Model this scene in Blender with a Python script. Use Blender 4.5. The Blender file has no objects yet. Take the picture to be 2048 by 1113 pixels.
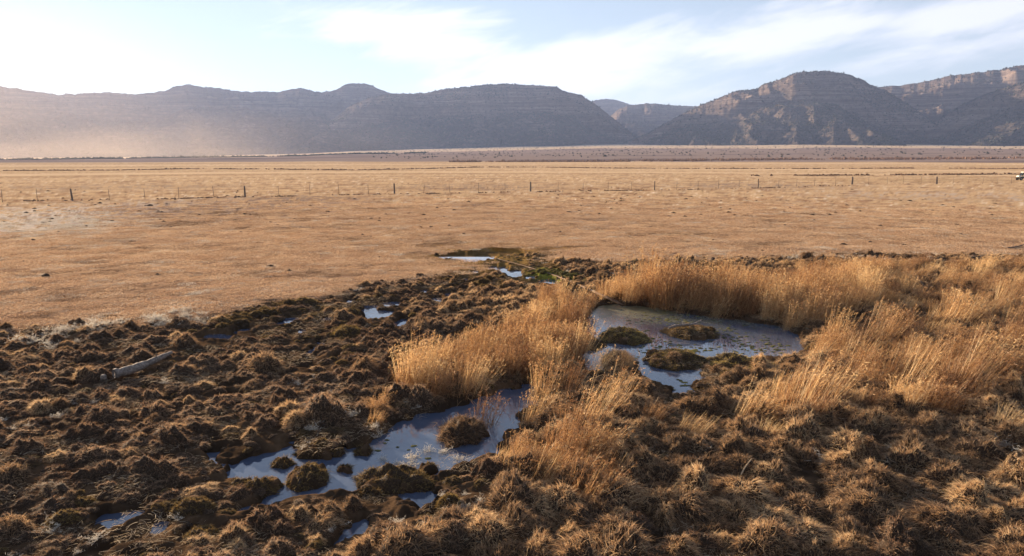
import bpy, math, random
import numpy as np

rng = np.random.default_rng(11)
R_ = random.Random(5)
S = bpy.context.scene
COL = S.collection
PI = math.pi

# ------------------------------------------------------------------ camera
CAM_H = 5.2
FOC = 1365.0
PITCH = math.atan((556.5 - 316.0) / FOC)
CP, SP = math.cos(PITCH), math.sin(PITCH)
cam = bpy.data.cameras.new('camera')
cam_o = bpy.data.objects.new('camera', cam)
COL.objects.link(cam_o)
cam.sensor_width = 36.0
cam.lens = FOC / 2048 * 36
cam.clip_start = 0.1
cam.clip_end = 40000
cam_o.location = (0, 0, CAM_H)
cam_o.rotation_euler = (PI / 2 - PITCH, 0, 0)
S.camera = cam_o


def ray(u, v):
    dx = (np.asarray(u, float) - 1024) / FOC
    dy = -(np.asarray(v, float) - 556.5) / FOC
    return dx, CP + dy * SP, -SP + dy * CP


def at(u, v, z=0.1):
    dx, dy, dz = ray(u, v)
    t = (z - CAM_H) / dz
    return dx * t, dy * t


def project(x, y, z):
    rz = z - CAM_H
    f = y * CP - rz * SP
    up = y * SP + rz * CP
    return 1024 + FOC * x / f, 556.5 - FOC * up / f


# ------------------------------------------------------------------ tags
def tag(o, label=None, cat=None, group=None, kind=None):
    if label: o['label'] = label
    if cat: o['category'] = cat
    if group: o['group'] = group
    if kind: o['kind'] = kind
    return o


def empty(name, loc, rz=0, **kw):
    o = bpy.data.objects.new(name, None)
    COL.objects.link(o)
    o.location = loc
    o.rotation_euler = (0, 0, rz)
    return tag(o, **kw)


# ------------------------------------------------------------------ noise
_perm = np.random.default_rng(3).permutation(4096)
_ga = np.random.default_rng(4).uniform(0, 2 * PI, 4096)
_gx, _gy = np.cos(_ga), np.sin(_ga)


def perlin(x, y, seed=0):
    x = np.asarray(x, float); y = np.asarray(y, float)
    xi = np.floor(x).astype(np.int64); yi = np.floor(y).astype(np.int64)
    xf = x - xi; yf = y - yi
    u = xf * xf * xf * (xf * (xf * 6 - 15) + 10)
    v = yf * yf * yf * (yf * (yf * 6 - 15) + 10)

    def g(ix, iy, dx, dy):
        h = _perm[(_perm[(ix + seed * 57) & 4095] + iy) & 4095]
        return _gx[h] * dx + _gy[h] * dy
    n00 = g(xi, yi, xf, yf); n10 = g(xi + 1, yi, xf - 1, yf)
    n01 = g(xi, yi + 1, xf, yf - 1); n11 = g(xi + 1, yi + 1, xf - 1, yf - 1)
    return 1.4 * ((n00 * (1 - u) + n10 * u) * (1 - v) + (n01 * (1 - u) + n11 * u) * v)


def fbm(x, y, o=4, seed=0, gain=0.5):
    a, s, f = 1.0, 0.0, 1.0
    for i in range(o):
        s = s + a * perlin(x * f, y * f, seed + i * 7)
        a *= gain; f *= 2.03
    return s


def sstep(a, b, x):
    t = np.clip((x - a) / (b - a), 0, 1)
    return t * t * (3 - 2 * t)


def poly_sdf(px, py, poly):
    """signed distance, negative inside"""
    P = np.array(poly, float)
    d2 = np.full(px.shape, 1e18)
    ins = np.zeros(px.shape, bool)
    n = len(P)
    for i in range(n):
        ax, ay = P[i]; bx, by = P[(i + 1) % n]
        ex, ey = bx - ax, by - ay
        wx, wy = px - ax, py - ay
        t = np.clip((wx * ex + wy * ey) / (ex * ex + ey * ey + 1e-12), 0, 1)
        dx, dy = wx - ex * t, wy - ey * t
        d2 = np.minimum(d2, dx * dx + dy * dy)
        c = ((ay > py) != (by > py))
        with np.errstate(divide='ignore', invalid='ignore'):
            xx = ex * (py - ay) / (ey if ey != 0 else 1e-12) + ax
        ins ^= (c & (px < xx))
    d = np.sqrt(d2)
    return np.where(ins, -d, d)


# ------------------------------------------------------------------ site plan (traced outlines laid on the ground)
def gp(pts, z=0.0):
    return [tuple(float(c) for c in at(u, v, z)) for u, v in pts]


MARSH = gp([(-500, 690), (0, 664), (120, 668), (250, 650), (400, 642), (520, 622), (640, 602), (720, 584), (800, 574),
            (880, 556), (960, 545), (962, 528), (880, 522), (870, 510), (930, 502), (1010, 498), (1060, 508), (1100, 520),
            (1180, 534), (1240, 530), (1330, 528), (1430, 524), (1560, 520), (1750, 517), (2048, 517), (2500, 516), (2900, 1500), (-900, 1500)])
POND_A = gp([(1178, 622), (1200, 612), (1240, 610), (1300, 614), (1400, 633), (1480, 642), (1560, 652), (1600, 672), (1612, 700), (1590, 716),
             (1500, 722), (1425, 728), (1396, 748), (1440, 768), (1442, 786), (1400, 800), (1345, 797), (1330, 772), (1290, 764),
             (1280, 748), (1215, 748), (1170, 750), (1160, 700), (1168, 660)])
POND_B = gp([(425, 905), (450, 935), (520, 905), (620, 896), (700, 898), (762, 872), (800, 842), (880, 822), (930, 812),
             (1000, 780), (1062, 768), (1090, 792), (1062, 826), (1036, 860), (1004, 885), (996, 925), (900, 938), (872, 962), (872, 1000),
             (845, 1034), (800, 1012), (798, 988), (700, 992), (600, 1008), (530, 1016), (470, 1040), (470, 1020), (548, 990), (560, 962), (480, 962),
             (425, 955)])
ISLES = [  # u, v, ru, rv, height, kind, label
    (1250, 677, 44, 13, .28, 'moss', 'low mossy golden islet in the upper pond, left of the branch islet'),
    (1382, 668, 46, 12, .26, 'moss', 'dark mossy islet with a bleached branch lying on it in the upper pond'),
    (1348, 722, 58, 16, .28, 'moss', 'wide yellow green islet in the middle of the upper pond below the two small islets'),
    (1240, 733, 30, 20, .34, 'shag', 'brown shaggy islet at the left end of the yellow green islet'),
    (1175, 690, 26, 12, .22, 'moss', 'dark bare mud lump at the left bank of the upper pond'),
    (1470, 737, 66, 16, .34, 'moss', 'golden mossy tongue of bank at the near right side of the upper pond'),
    (1415, 777, 28, 9, .14, 'moss', 'tiny low islet in the near arm of the upper pond'),
    (615, 962, 36, 19, .26, 'moss', 'round brown islet in the left part of the lower pond'),
    (790, 968, 72, 18, .30, 'moss', 'long lumpy brown islet in the middle of the lower pond'),
    (726, 905, 17, 8, .13, 'moss', 'smallest mud islet in the lower pond, behind the round islet'),
    (925, 872, 42, 20, .34, 'shag', 'shaggy hummock islet under the standing reeds in the lower pond'),
    (505, 985, 46, 15, .24, 'moss', 'flat brown islet at the left end of the lower pond'),
    (640, 908, 44, 11, .20, 'moss', 'narrow dark islet along the far bank of the lower pond'),
    (566, 930, 20, 7, .14, 'moss', 'small low islet between the far bank and the round islet of the lower pond'),
    (858, 938, 15, 6, .12, 'moss', 'small clump standing in open water at the right side of the lower pond'),
    (742, 994, 26, 8, .16, 'moss', 'broken sod at the near edge of the lower pond under the long lumpy islet'),
    (690, 938, 12, 5, .08, 'moss', 'pair of tiny dark clods standing in the lower pond'),
]
PUDDLES = [(225, 1045, 36, 12), (318, 1058, 10, 7), (375, 1070, 14, 8), (240, 1092, 22, 8), (722, 1062, 18, 12), (690, 1075, 10, 8),
           (432, 678, 26, 5), (482, 664, 12, 4), (575, 645, 16, 5), (632, 700, 7, 9), (785, 610, 19, 4.5), (757, 632, 26, 7),
           (800, 648, 11, 6), (741, 619, 13, 6), (908, 513, 24, 4.5), (945, 516, 36, 5), (1004, 505, 36, 4), (985, 539, 10, 3.5),
           (1005, 542, 11, 4), (1031, 550, 13, 5), (1096, 566, 15, 5), (1040, 802, 26, 14), (895, 592, 10, 3), (870, 600, 12, 3), (1375, 735, 26, 8),
           (600, 668, 8, 4), (655, 640, 9, 3), (700, 606, 10, 3), (850, 585, 9, 3), (930, 562, 9, 3), (520, 655, 10, 3), (670, 720, 7, 4), (1060, 557, 9, 3), (950, 545, 8, 2.6), (880, 470, 1, 1), (430, 912, 14, 8), (575, 902, 18, 8), (1190, 960, 1, 1)]


def ell(u, v, ru, rv, z=0.0):
    cx, cy = at(u, v, z)
    rx = abs(at(u + ru, v, z)[0] - cx)
    y0 = at(u, v + rv, z)[1]; y1 = at(u, v - rv, z)[1]
    return float(cx), float((y0 + y1) / 2), float(rx), float((y1 - y0) / 2)


ISLE_W = [ell(*i[:4]) for i in ISLES]
PUD_W = [ell(p[0], p[1], p[2] * 1.35, p[3] * 1.6 if p[1] > 560 else p[3] * 1.9) for p in PUDDLES if p[2] > 2]


def warp(x, y):
    wx = x + 0.16 * fbm(x * 1.7, y * 1.7, 3, 21) + 0.05 * perlin(x * 7, y * 7, 23)
    wy = y + 0.22 * fbm(x * 1.7, y * 1.7, 3, 31) + 0.05 * perlin(x * 7, y * 7, 33)
    return wx, wy


def water_sdf(x, y, isles=True):
    wx, wy = warp(x, y)
    d = np.minimum(poly_sdf(wx, wy, POND_A), poly_sdf(wx, wy, POND_B))
    for cx, cy, rx, ry in PUD_W:
        q = np.hypot((wx - cx) / rx, (wy - cy) / ry)
        d = np.minimum(d, (q - 1) * min(rx, ry))
    if isles:
        for cx, cy, rx, ry in ISLE_W:
            q = np.hypot((wx - cx) / (rx * 1.0), (wy - cy) / (ry * 1.0))
            d = np.maximum(d, -(q - 1) * min(rx, ry))
    return d


def marsh_sdf(x, y):
    wx = x + 0.9 * fbm(x * .45, y * .45, 3, 41); wy = y + 0.7 * fbm(x * .45, y * .45, 3, 47)
    return poly_sdf(wx, wy, MARSH)


FOOT_U = np.array([-1500, 0, 350, 600, 700, 860, 1000, 1200, 1600, 2048, 3500])
FOOT_V = np.array([317, 316.5, 314, 308, 303, 299, 295, 291, 288, 291, 292])
_fd = ray(FOOT_U, FOOT_V)
FOOT_AZ = np.arctan2(_fd[0], _fd[1]); FOOT_T = _fd[2] / np.hypot(_fd[0], _fd[1])


def base_far(x, y):
    r = np.hypot(x, y); az = np.arctan2(x, y)
    te = np.interp(az, FOOT_AZ, FOOT_T)
    zf = CAM_H + te * 3400
    zf = np.where(np.abs(az) > 1.3, 5, zf)
    z = zf * np.clip((r - 900) / 2500, 0, 1.25)
    z = z + 1.2 * fbm(x / 300, y / 300, 3, 51) * sstep(600, 1600, r)
    return z


def ground_z(x, y, full=True):
    """height of the ground"""
    x = np.asarray(x, float); y = np.asarray(y, float)
    r = np.hypot(x, y)
    z = base_far(x, y)
    fld = 0.20 + 0.04 * fbm(x / 9, y / 9, 3, 61) + 0.022 * fbm(x / 1.3, y / .8, 3, 63) * (r < 120) + .014 * fbm(x * 2.2, y * 2.2, 2, 65) * (r < 60)
    tx, ty = at(950, 513, 0)
    fld = .035 + (fld - .035) * (1 - np.exp(-(((x - tx) / 5.5) ** 2 + ((y - ty) / 5.5) ** 2)))
    near = (r < 48) & (y > -3)
    md = np.full(x.shape, 10.0)
    wd = np.full(x.shape, 10.0)
    if near.any():
        xn, yn = x[near], y[near]
        md[near] = marsh_sdf(xn, yn)
        wd[near] = water_sdf(xn, yn)
    md = np.where((r >= 48) & (y < 48) & False, 1.0, md)
    m = 1 - sstep(-0.35, 0.5, md)
    bum = fbm(x * 1.7, y * 1.7, 3, 71)
    mz = 0.10 + 0.06 * bum + 0.05 * (1 - np.abs(perlin(x * 1.3, y * 1.3, 72)) * 2.6) + 0.03 * fbm(x / 4, y / 4, 2, 75) + 0.018 * perlin(x * 9, y * 9, 77)
    mz = np.maximum(mz, 0.018 + 0.01 * perlin(x * 6, y * 6, 78))
    g = fld * (1 - m) + mz * m
    wz = -0.12 + 0.03 * perlin(x * 2, y * 2, 79)
    w = 1 - sstep(-0.10, 0.07, wd)
    g = g * (1 - w) + wz * w
    return z + g, md, wd


# ------------------------------------------------------------------ mesh helpers
def mesh_from(name, V, Q, tint=None, col=None, mats=(), mi=None, smooth=False, parent=None, link=True):
    V = np.asarray(V, np.float32); Q = np.asarray(Q, np.int32)
    me = bpy.data.meshes.new(name)
    me.vertices.add(len(V)); me.vertices.foreach_set('co', V.ravel())
    k = Q.shape[1]
    me.loops.add(Q.size); me.loops.foreach_set('vertex_index', Q.ravel())
    me.polygons.add(len(Q))
    me.polygons.foreach_set('loop_start', np.arange(0, Q.size, k, dtype=np.int32))
    me.polygons.foreach_set('loop_total', np.full(len(Q), k, np.int32))
    if mi is not None: me.polygons.foreach_set('material_index', np.asarray(mi, np.int32))
    if smooth: me.polygons.foreach_set('use_smooth', np.ones(len(Q), bool))
    me.update(calc_edges=True)
    if tint is not None:
        a = me.attributes.new('tint', 'FLOAT', 'POINT'); a.data.foreach_set('value', np.asarray(tint, np.float32))
    if col is not None:
        a = me.attributes.new('Col', 'FLOAT_COLOR', 'POINT')
        c = np.ones((len(V), 4), np.float32); c[:, :3] = col
        a.data.foreach_set('color', c.ravel())
    for m in mats: me.materials.append(m)
    me.validate()
    o = bpy.data.objects.new(name, me)
    if link: COL.objects.link(o)
    if parent: o.parent = parent
    return o


class Acc:
    """collects quads"""
    def __init__(s): s.V = []; s.Q = []; s.T = []; s.M = []; s.n = 0
    def add(s, V, Q, T=0.5, m=0):
        V = np.asarray(V, float).reshape(-1, 3)
        s.V.append(V); s.Q.append(np.asarray(Q, int).reshape(-1, 4) + s.n)
        s.T.append(np.broadcast_to(np.asarray(T, float), (len(V),)).copy())
        s.M.append(np.full(len(s.Q[-1]), m)); s.n += len(V)
    def build(s, name, mats, smooth=False, parent=None, link=True):
        return mesh_from(name, np.vstack(s.V), np.vstack(s.Q), tint=np.concatenate(s.T), mats=mats, mi=np.concatenate(s.M), smooth=smooth, parent=parent, link=link)


def norm(a): return a / (np.linalg.norm(a, axis=-1, keepdims=True) + 1e-9)


def ribbons(acc, P, D, L, W, nseg=3, droop=0.0, tint=None, m=0, curl=0.0, rg=rng, taper=0.85):
    N = len(P); P = np.asarray(P, float); D = norm(np.asarray(D, float))
    L = np.broadcast_to(L, (N,)); W = np.broadcast_to(W, (N,)); droop = np.broadcast_to(droop, (N,))
    rv = norm(rg.normal(size=(N, 3)))
    side = norm(np.cross(D, rv))
    cv = norm(rg.normal(size=(N, 3)) * [1, 1, .3])
    t = np.linspace(0, 1, nseg + 1)
    C = P[:, None] + D[:, None] * (L[:, None] * t)[..., None]
    C = C + np.array([0, 0, -1.0]) * (droop * L)[:, None, None] * (t ** 2)[None, :, None]
    C = C + cv[:, None] * (np.broadcast_to(curl, (N,)) * L)[:, None, None] * (t ** 2)[None, :, None]
    w = W[:, None] * (1 - taper * t[None] ** 1.3) * .5
    A = C - side[:, None] * w[..., None]; B = C + side[:, None] * w[..., None]
    V = np.stack([A, B], 2).reshape(-1, 3)
    idx = np.arange(N)[:, None] * (2 * (nseg + 1)) + np.arange(nseg)[None] * 2
    Q = np.stack([idx, idx + 1, idx + 3, idx + 2], -1).reshape(-1, 4)
    T = np.repeat(tint if tint is not None else rg.random(N), 2 * (nseg + 1))
    acc.add(V, Q, T, m)
    return C


def dome(acc, rx, ry, h, n=14, seed=0, m=0, tint=.3, rough=.34, skirt=.1):
    g = np.linspace(-1, 1, n)
    X, Y = np.meshgrid(g, g)
    dx = X * np.sqrt(1 - Y * Y / 2); dy = Y * np.sqrt(1 - X * X / 2)
    r = np.hypot(dx, dy); a = np.arctan2(dy, dx)
    rr = 1 + rough * fbm(np.cos(a) * 1.3 + seed, np.sin(a) * 1.3 + seed * 2, 2, 5)
    z = h * (np.clip(1 - r ** 2.4, 0, 1) ** .75) * (1 + .60 * fbm(dx * 2 + seed * 3, dy * 2, 3, 9)) - skirt * (r > .98)
    V = np.stack([dx * rx * rr, dy * ry * rr, z], -1).reshape(-1, 3)
    i = np.arange(n - 1)
    I, J = np.meshgrid(i, i)
    b = (J * n + I).ravel()
    Q = np.stack([b, b + 1, b + n + 1, b + n], -1)
    acc.add(V, Q, tint, m)

    def surf(x, y):  # height and normal at unit-disc coords
        rq = np.hypot(x, y); aq = np.arctan2(y, x)
        k = 1 + rough * fbm(np.cos(aq) * 1.3 + seed, np.sin(aq) * 1.3 + seed * 2, 2, 5)
        zz = h * (np.clip(1 - rq ** 2.4, 0, 1) ** .75) * (1 + .60 * fbm(x * 2 + seed * 3, y * 2, 3, 9))
        nz = np.clip(1.15 - rq, .15, 1)
        nn = norm(np.stack([x / (rq + .15) * rq, y / (rq + .15) * rq, nz], -1))
        return np.stack([x * rx * k, y * ry * k, zz], -1), nn
    return surf


def tube(acc, pts, rad, k=8, m=0, tint=.5, cap=True):
    pts = np.asarray(pts, float); n = len(pts); rad = np.broadcast_to(rad, (n,))
    T = norm(np.gradient(pts, axis=0)); up = np.array([0, 0, 1.0]) if abs(T[0][2]) < .9 else np.array([1.0, 0, 0])
    V = []
    for i in range(n):
        a = norm(np.cross(T[i], up)); b = np.cross(T[i], a)
        th = np.arange(k) * 2 * PI / k
        V.append(pts[i] + rad[i] * (np.cos(th)[:, None] * a + np.sin(th)[:, None] * b))
    V = np.vstack(V); Q = []
    for i in range(n - 1):
        for j in range(k):
            j2 = (j + 1) % k
            Q.append((i * k + j, i * k + j2, (i + 1) * k + j2, (i + 1) * k + j))
    if cap:
        for base in (0, (n - 1) * k):
            for j in range(0, k - 2, 2): Q.append((base, base + j + 1, base + j + 2, base + (j + 3) % k))
    acc.add(V, Q, tint, m)


def box(acc, c, s, m=0, rz=0, taper=1.0, tint=.5):
    sx, sy, sz = [q / 2 for q in s]
    V = np.array([[x * (taper if z > 0 else 1), y * (taper if z > 0 else 1), z] for z in (-sz, sz) for y in (-sy, sy) for x in (-sx, sx)], float)
    ca, sa = math.cos(rz), math.sin(rz)
    V = np.stack([V[:, 0] * ca - V[:, 1] * sa, V[:, 0] * sa + V[:, 1] * ca, V[:, 2]], -1) + np.array(c)
    acc.add(V, [(0, 2, 3, 1), (4, 5, 7, 6), (0, 1, 5, 4), (2, 6, 7, 3), (0, 4, 6, 2), (1, 3, 7, 5)], tint, m)


# ------------------------------------------------------------------ materials
def new_mat(name):
    m = bpy.data.materials.new(name); m.use_nodes = True
    nt = m.node_tree; nt.nodes.clear()
    return m, nt, nt.nodes.new('ShaderNodeOutputMaterial')


def N(nt, t, **kw):
    n = nt.nodes.new(t)
    for k, v in kw.items():
        if k in n.inputs: n.inputs[k].default_value = v
        else: setattr(n, k, v)
    return n


def ramp(nt, stops, fac):
    r = nt.nodes.new('ShaderNodeValToRGB')
    e = r.color_ramp.elements
    while len(e) > 1: e.remove(e[-1])
    e[0].position = stops[0][0]; e[0].color = (*stops[0][1], 1)
    for p, c in stops[1:]:
        q = e.new(p); q.color = (*c, 1)
    nt.links.new(fac, r.inputs[0])
    return r


def math_n(nt, op, a, b=None, c=None, clamp=False):
    n = nt.nodes.new('ShaderNodeMath'); n.operation = op; n.use_clamp = clamp
    for i, q in enumerate((a, b, c)):
        if q is None: continue
        if isinstance(q, (int, float)): n.inputs[i].default_value = q
        else: nt.links.new(q, n.inputs[i])
    return n.outputs[0]


def blade_mat(name, stops, trans=.4, rnd=.35, gain=1.0):
    m, nt, out = new_mat(name)
    at_ = N(nt, 'ShaderNodeAttribute', attribute_name='tint')
    oi = N(nt, 'ShaderNodeObjectInfo')
    geo = N(nt, 'ShaderNodeNewGeometry')
    no = N(nt, 'ShaderNodeTexNoise', Scale=.45, Detail=2.0)
    nt.links.new(geo.outputs['Position'], no.inputs['Vector'])
    f = math_n(nt, 'ADD', at_.outputs['Fac'], math_n(nt, 'MULTIPLY', math_n(nt, 'SUBTRACT', oi.outputs['Random'], .5), rnd))
    f = math_n(nt, 'ADD', f, math_n(nt, 'MULTIPLY', math_n(nt, 'SUBTRACT', no.outputs['Fac'], .5), .9), clamp=True)
    r = ramp(nt, [(p, tuple(x * gain for x in c)) for p, c in stops], f)
    d = N(nt, 'ShaderNodeBsdfDiffuse'); t = N(nt, 'ShaderNodeBsdfTranslucent'); g = N(nt, 'ShaderNodeBsdfGlossy', Roughness=.55)
    for q in (d, t): nt.links.new(r.outputs[0], q.inputs['Color'])
    mx = N(nt, 'ShaderNodeMixShader'); mx.inputs[0].default_value = trans
    nt.links.new(d.outputs[0], mx.inputs[1]); nt.links.new(t.outputs[0], mx.inputs[2])
    g.inputs['Color'].default_value = (.9, .85, .75, 1)
    m2 = N(nt, 'ShaderNodeMixShader'); m2.inputs[0].default_value = .04
    nt.links.new(mx.outputs[0], m2.inputs[1]); nt.links.new(g.outputs[0], m2.inputs[2])
    nt.links.new(m2.outputs[0], out.inputs[0])
    return m


def rough_mat(name, stops, scale=8.0, detail=6.0, bump=.4, dist=.02, rough=.9, stretch=None, spec=.2):
    m, nt, out = new_mat(name)
    tc = N(nt, 'ShaderNodeNewGeometry')
    vec = tc.outputs['Position']
    if stretch:
        mp = N(nt, 'ShaderNodeMapping'); mp.inputs['Scale'].default_value = stretch
        tco = N(nt, 'ShaderNodeTexCoord'); nt.links.new(tco.outputs['Object'], mp.inputs['Vector']); vec = mp.outputs[0]
    no = N(nt, 'ShaderNodeTexNoise', Scale=scale, Detail=detail, Roughness=.65)
    nt.links.new(vec, no.inputs['Vector'])
    r = ramp(nt, stops, no.outputs['Fac'])
    b = N(nt, 'ShaderNodeBsdfPrincipled', Roughness=rough); b.inputs['Specular IOR Level'].default_value = spec
    nt.links.new(r.outputs[0], b.inputs['Base Color'])
    bp = N(nt, 'ShaderNodeBump', Strength=bump, Distance=dist)
    nt.links.new(no.outputs['Fac'], bp.inputs['Height']); nt.links.new(bp.outputs[0], b.inputs['Normal'])
    nt.links.new(b.outputs[0], out.inputs[0])
    return m


M = {}
M['tuss_brown'] = blade_mat('short_brown_grass', [(0, (.055, .032, .022)), (.4, (.165, .095, .058)), (.72, (.37, .215, .12)), (1, (.58, .40, .25))], .4, .5)
M['tuss_shag'] = blade_mat('shaggy_dry_grass', [(0, (.08, .05, .033)), (.35, (.24, .145, .082)), (.66, (.54, .33, .17)), (1, (.80, .58, .33))], .42, .6)
M['tuss_moss'] = blade_mat('mossy_grass', [(0, (.045, .03, .012)), (.4, (.125, .075, .026)), (.72, (.25, .155, .045)), (1, (.34, .24, .08))], .35)
M['islet_gold'] = blade_mat('golden_islet_moss', [(0, (.06, .042, .014)), (.4, (.19, .13, .035)), (.72, (.38, .27, .07)), (1, (.48, .38, .13))], .4)
M['pole_wood'] = rough_mat('patchy_pole_wood', [(.40, (.11, .065, .04)), (.55, (.20, .125, .08)), (.68, (.45, .38, .30))], 1.1, 8, .6, .01)
M['tuss_green'] = blade_mat('green_moss', [(0, (.05, .05, .015)), (.5, (.13, .125, .03)), (1, (.27, .23, .06))], .35)
M['reed'] = blade_mat('dry_reed', [(0, (.19, .09, .042)), (.4, (.41, .22, .098)), (.72, (.64, .40, .18)), (1, (.80, .58, .31))], .46, .75)
M['straw'] = blade_mat('bleached_straw', [(0, (.25, .18, .12)), (.5, (.45, .34, .22)), (1, (.62, .5, .36))], .3)
M['pale'] = blade_mat('pale_dead_weed', [(0, (.42, .36, .3)), (.5, (.6, .54, .46)), (1, (.75, .7, .6))], .3)
M['field'] = blade_mat('field_grass', [(0, (.35, .21, .125)), (.5, (.55, .355, .215)), (1, (.70, .53, .37))], .35, .3)
M['field_dark'] = blade_mat('brown_turf', [(0, (.13, .075, .045)), (.5, (.24, .145, .085)), (1, (.36, .24, .15))], .3)
M['peat'] = rough_mat('dark_peat', [(.3, (.022, .015, .010)), (.6, (.06, .038, .024)), (.8, (.11, .07, .04))], 22, 8, .8, .03)
M['wood'] = rough_mat('weathered_wood', [(.3, (.10, .075, .06)), (.7, (.24, .19, .15))], 9, 6, .5, .01, stretch=(6, 6, .6))
M['bleach'] = rough_mat('bleached_driftwood', [(.3, (.07, .055, .045)), (.5, (.22, .18, .155)), (.72, (.40, .34, .29))], 16, 9, 1.0, .03, stretch=(1.2, 1.2, 1.2))
M['steel'] = rough_mat('rusty_steel', [(.3, (.10, .07, .05)), (.7, (.2, .14, .1))], 30, 4, .2, .005, rough=.6, spec=.5)
M['clod'] = rough_mat('dark_clod', [(.3, (.03, .02, .014)), (.7, (.09, .055, .035))], 30, 6, .8, .02)
M['shrub'] = rough_mat('juniper_green', [(.3, (.022, .027, .02)), (.7, (.055, .058, .04))], .4, 3, 0, .1)
M['scrub'] = rough_mat('dark_scrub', [(.3, (.09, .05, .035)), (.7, (.2, .115, .075))], .8, 4, .4, .2)
M['willow'] = rough_mat('red_willow_scrub', [(.3, (.13, .07, .05)), (.7, (.26, .16, .11))], .3, 4, .4, .3)


def ground_mat():
    m, nt, out = new_mat('ground_soil_and_grass')
    a = N(nt, 'ShaderNodeAttribute', attribute_name='Col')
    geo = N(nt, 'ShaderNodeNewGeometry')
    n1 = N(nt, 'ShaderNodeTexNoise', Scale=3.2, Detail=9.0, Roughness=.8)
    n2 = N(nt, 'ShaderNodeTexNoise', Scale=.09, Detail=7.0, Roughness=.7)
    mp = N(nt, 'ShaderNodeMapping'); mp.inputs['Scale'].default_value = (.35, 1.0, 1)
    nt.links.new(geo.outputs['Position'], n1.inputs['Vector'])
    nt.links.new(geo.outputs['Position'], mp.inputs['Vector']); nt.links.new(mp.outputs[0], n2.inputs['Vector'])
    f = math_n(nt, 'ADD', math_n(nt, 'MULTIPLY', n1.outputs['Fac'], 1.7), math_n(nt, 'MULTIPLY', n2.outputs['Fac'], .5))
    mix = N(nt, 'ShaderNodeVectorMath', operation='SCALE')
    nt.links.new(a.outputs['Color'], mix.inputs[0]); nt.links.new(f, mix.inputs['Scale'])
    b = N(nt, 'ShaderNodeBsdfPrincipled', Roughness=.92); b.inputs['Specular IOR Level'].default_value = 0.0
    nt.links.new(mix.outputs[0], b.inputs['Base Color'])
    bp = N(nt, 'ShaderNodeBump', Strength=.9, Distance=.08)
    nt.links.new(n1.outputs['Fac'], bp.inputs['Height']); nt.links.new(bp.outputs[0], b.inputs['Normal'])
    nt.links.new(b.outputs[0], out.inputs[0])
    return m


def water_mat():
    m, nt, out = new_mat('still_pond_water')
    geo = N(nt, 'ShaderNodeNewGeometry')
    n = N(nt, 'ShaderNodeTexNoise', Scale=1.1, Detail=5.0, Roughness=.6)
    n3 = N(nt, 'ShaderNodeTexNoise', Scale=7.0, Detail=6.0, Roughness=.7)
    rip = N(nt, 'ShaderNodeTexNoise', Scale=3.0, Detail=2.0)
    for q in (n, n3, rip): nt.links.new(geo.outputs['Position'], q.inputs['Vector'])
    # algae film towards the far bank of the upper pond
    sx = N(nt, 'ShaderNodeSeparateXYZ'); nt.links.new(geo.outputs['Position'], sx.inputs[0])
    far = math_n(nt, 'MULTIPLY', math_n(nt, 'SUBTRACT', sx.outputs['Y'], 20.3), .34)
    rgt = math_n(nt, 'MULTIPLY', math_n(nt, 'SUBTRACT', sx.outputs['X'], 2.4), 2.0, clamp=True)
    av = math_n(nt, 'ADD', math_n(nt, 'ADD', far, math_n(nt, 'MULTIPLY', math_n(nt, 'SUBTRACT', n.outputs['Fac'], .5), 2.2)),
                math_n(nt, 'MULTIPLY', math_n(nt, 'SUBTRACT', n3.outputs['Fac'], .5), 2.4))
    av = math_n(nt, 'MULTIPLY', math_n(nt, 'MULTIPLY', av, 1.2, clamp=True), rgt)
    av = math_n(nt, 'MULTIPLY', av, .9)
    base = ramp(nt, [(.35, (.055, .075, .125)), (.65, (.085, .105, .155))], n.outputs['Fac'])
    al = ramp(nt, [(.4, (.06, .062, .03)), (.6, (.17, .165, .085))], n3.outputs['Fac'])
    mx = N(nt, 'ShaderNodeMix', data_type='RGBA')
    nt.links.new(av, mx.inputs['Factor']); nt.links.new(base.outputs[0], mx.inputs['A']); nt.links.new(al.outputs[0], mx.inputs['B'])
    b = N(nt, 'ShaderNodeBsdfPrincipled', Roughness=.05, IOR=1.7)
    ro = math_n(nt, 'ADD', math_n(nt, 'MULTIPLY', av, .4), .03)
    nt.links.new(ro, b.inputs['Roughness']); nt.links.new(mx.outputs['Result'], b.inputs['Base Color'])
    bp = N(nt, 'ShaderNodeBump', Strength=.05, Distance=.02)
    nt.links.new(rip.outputs['Fac'], bp.inputs['Height']); nt.links.new(bp.outputs[0], b.inputs['Normal'])
    nt.links.new(b.outputs[0], out.inputs[0])
    return m


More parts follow.
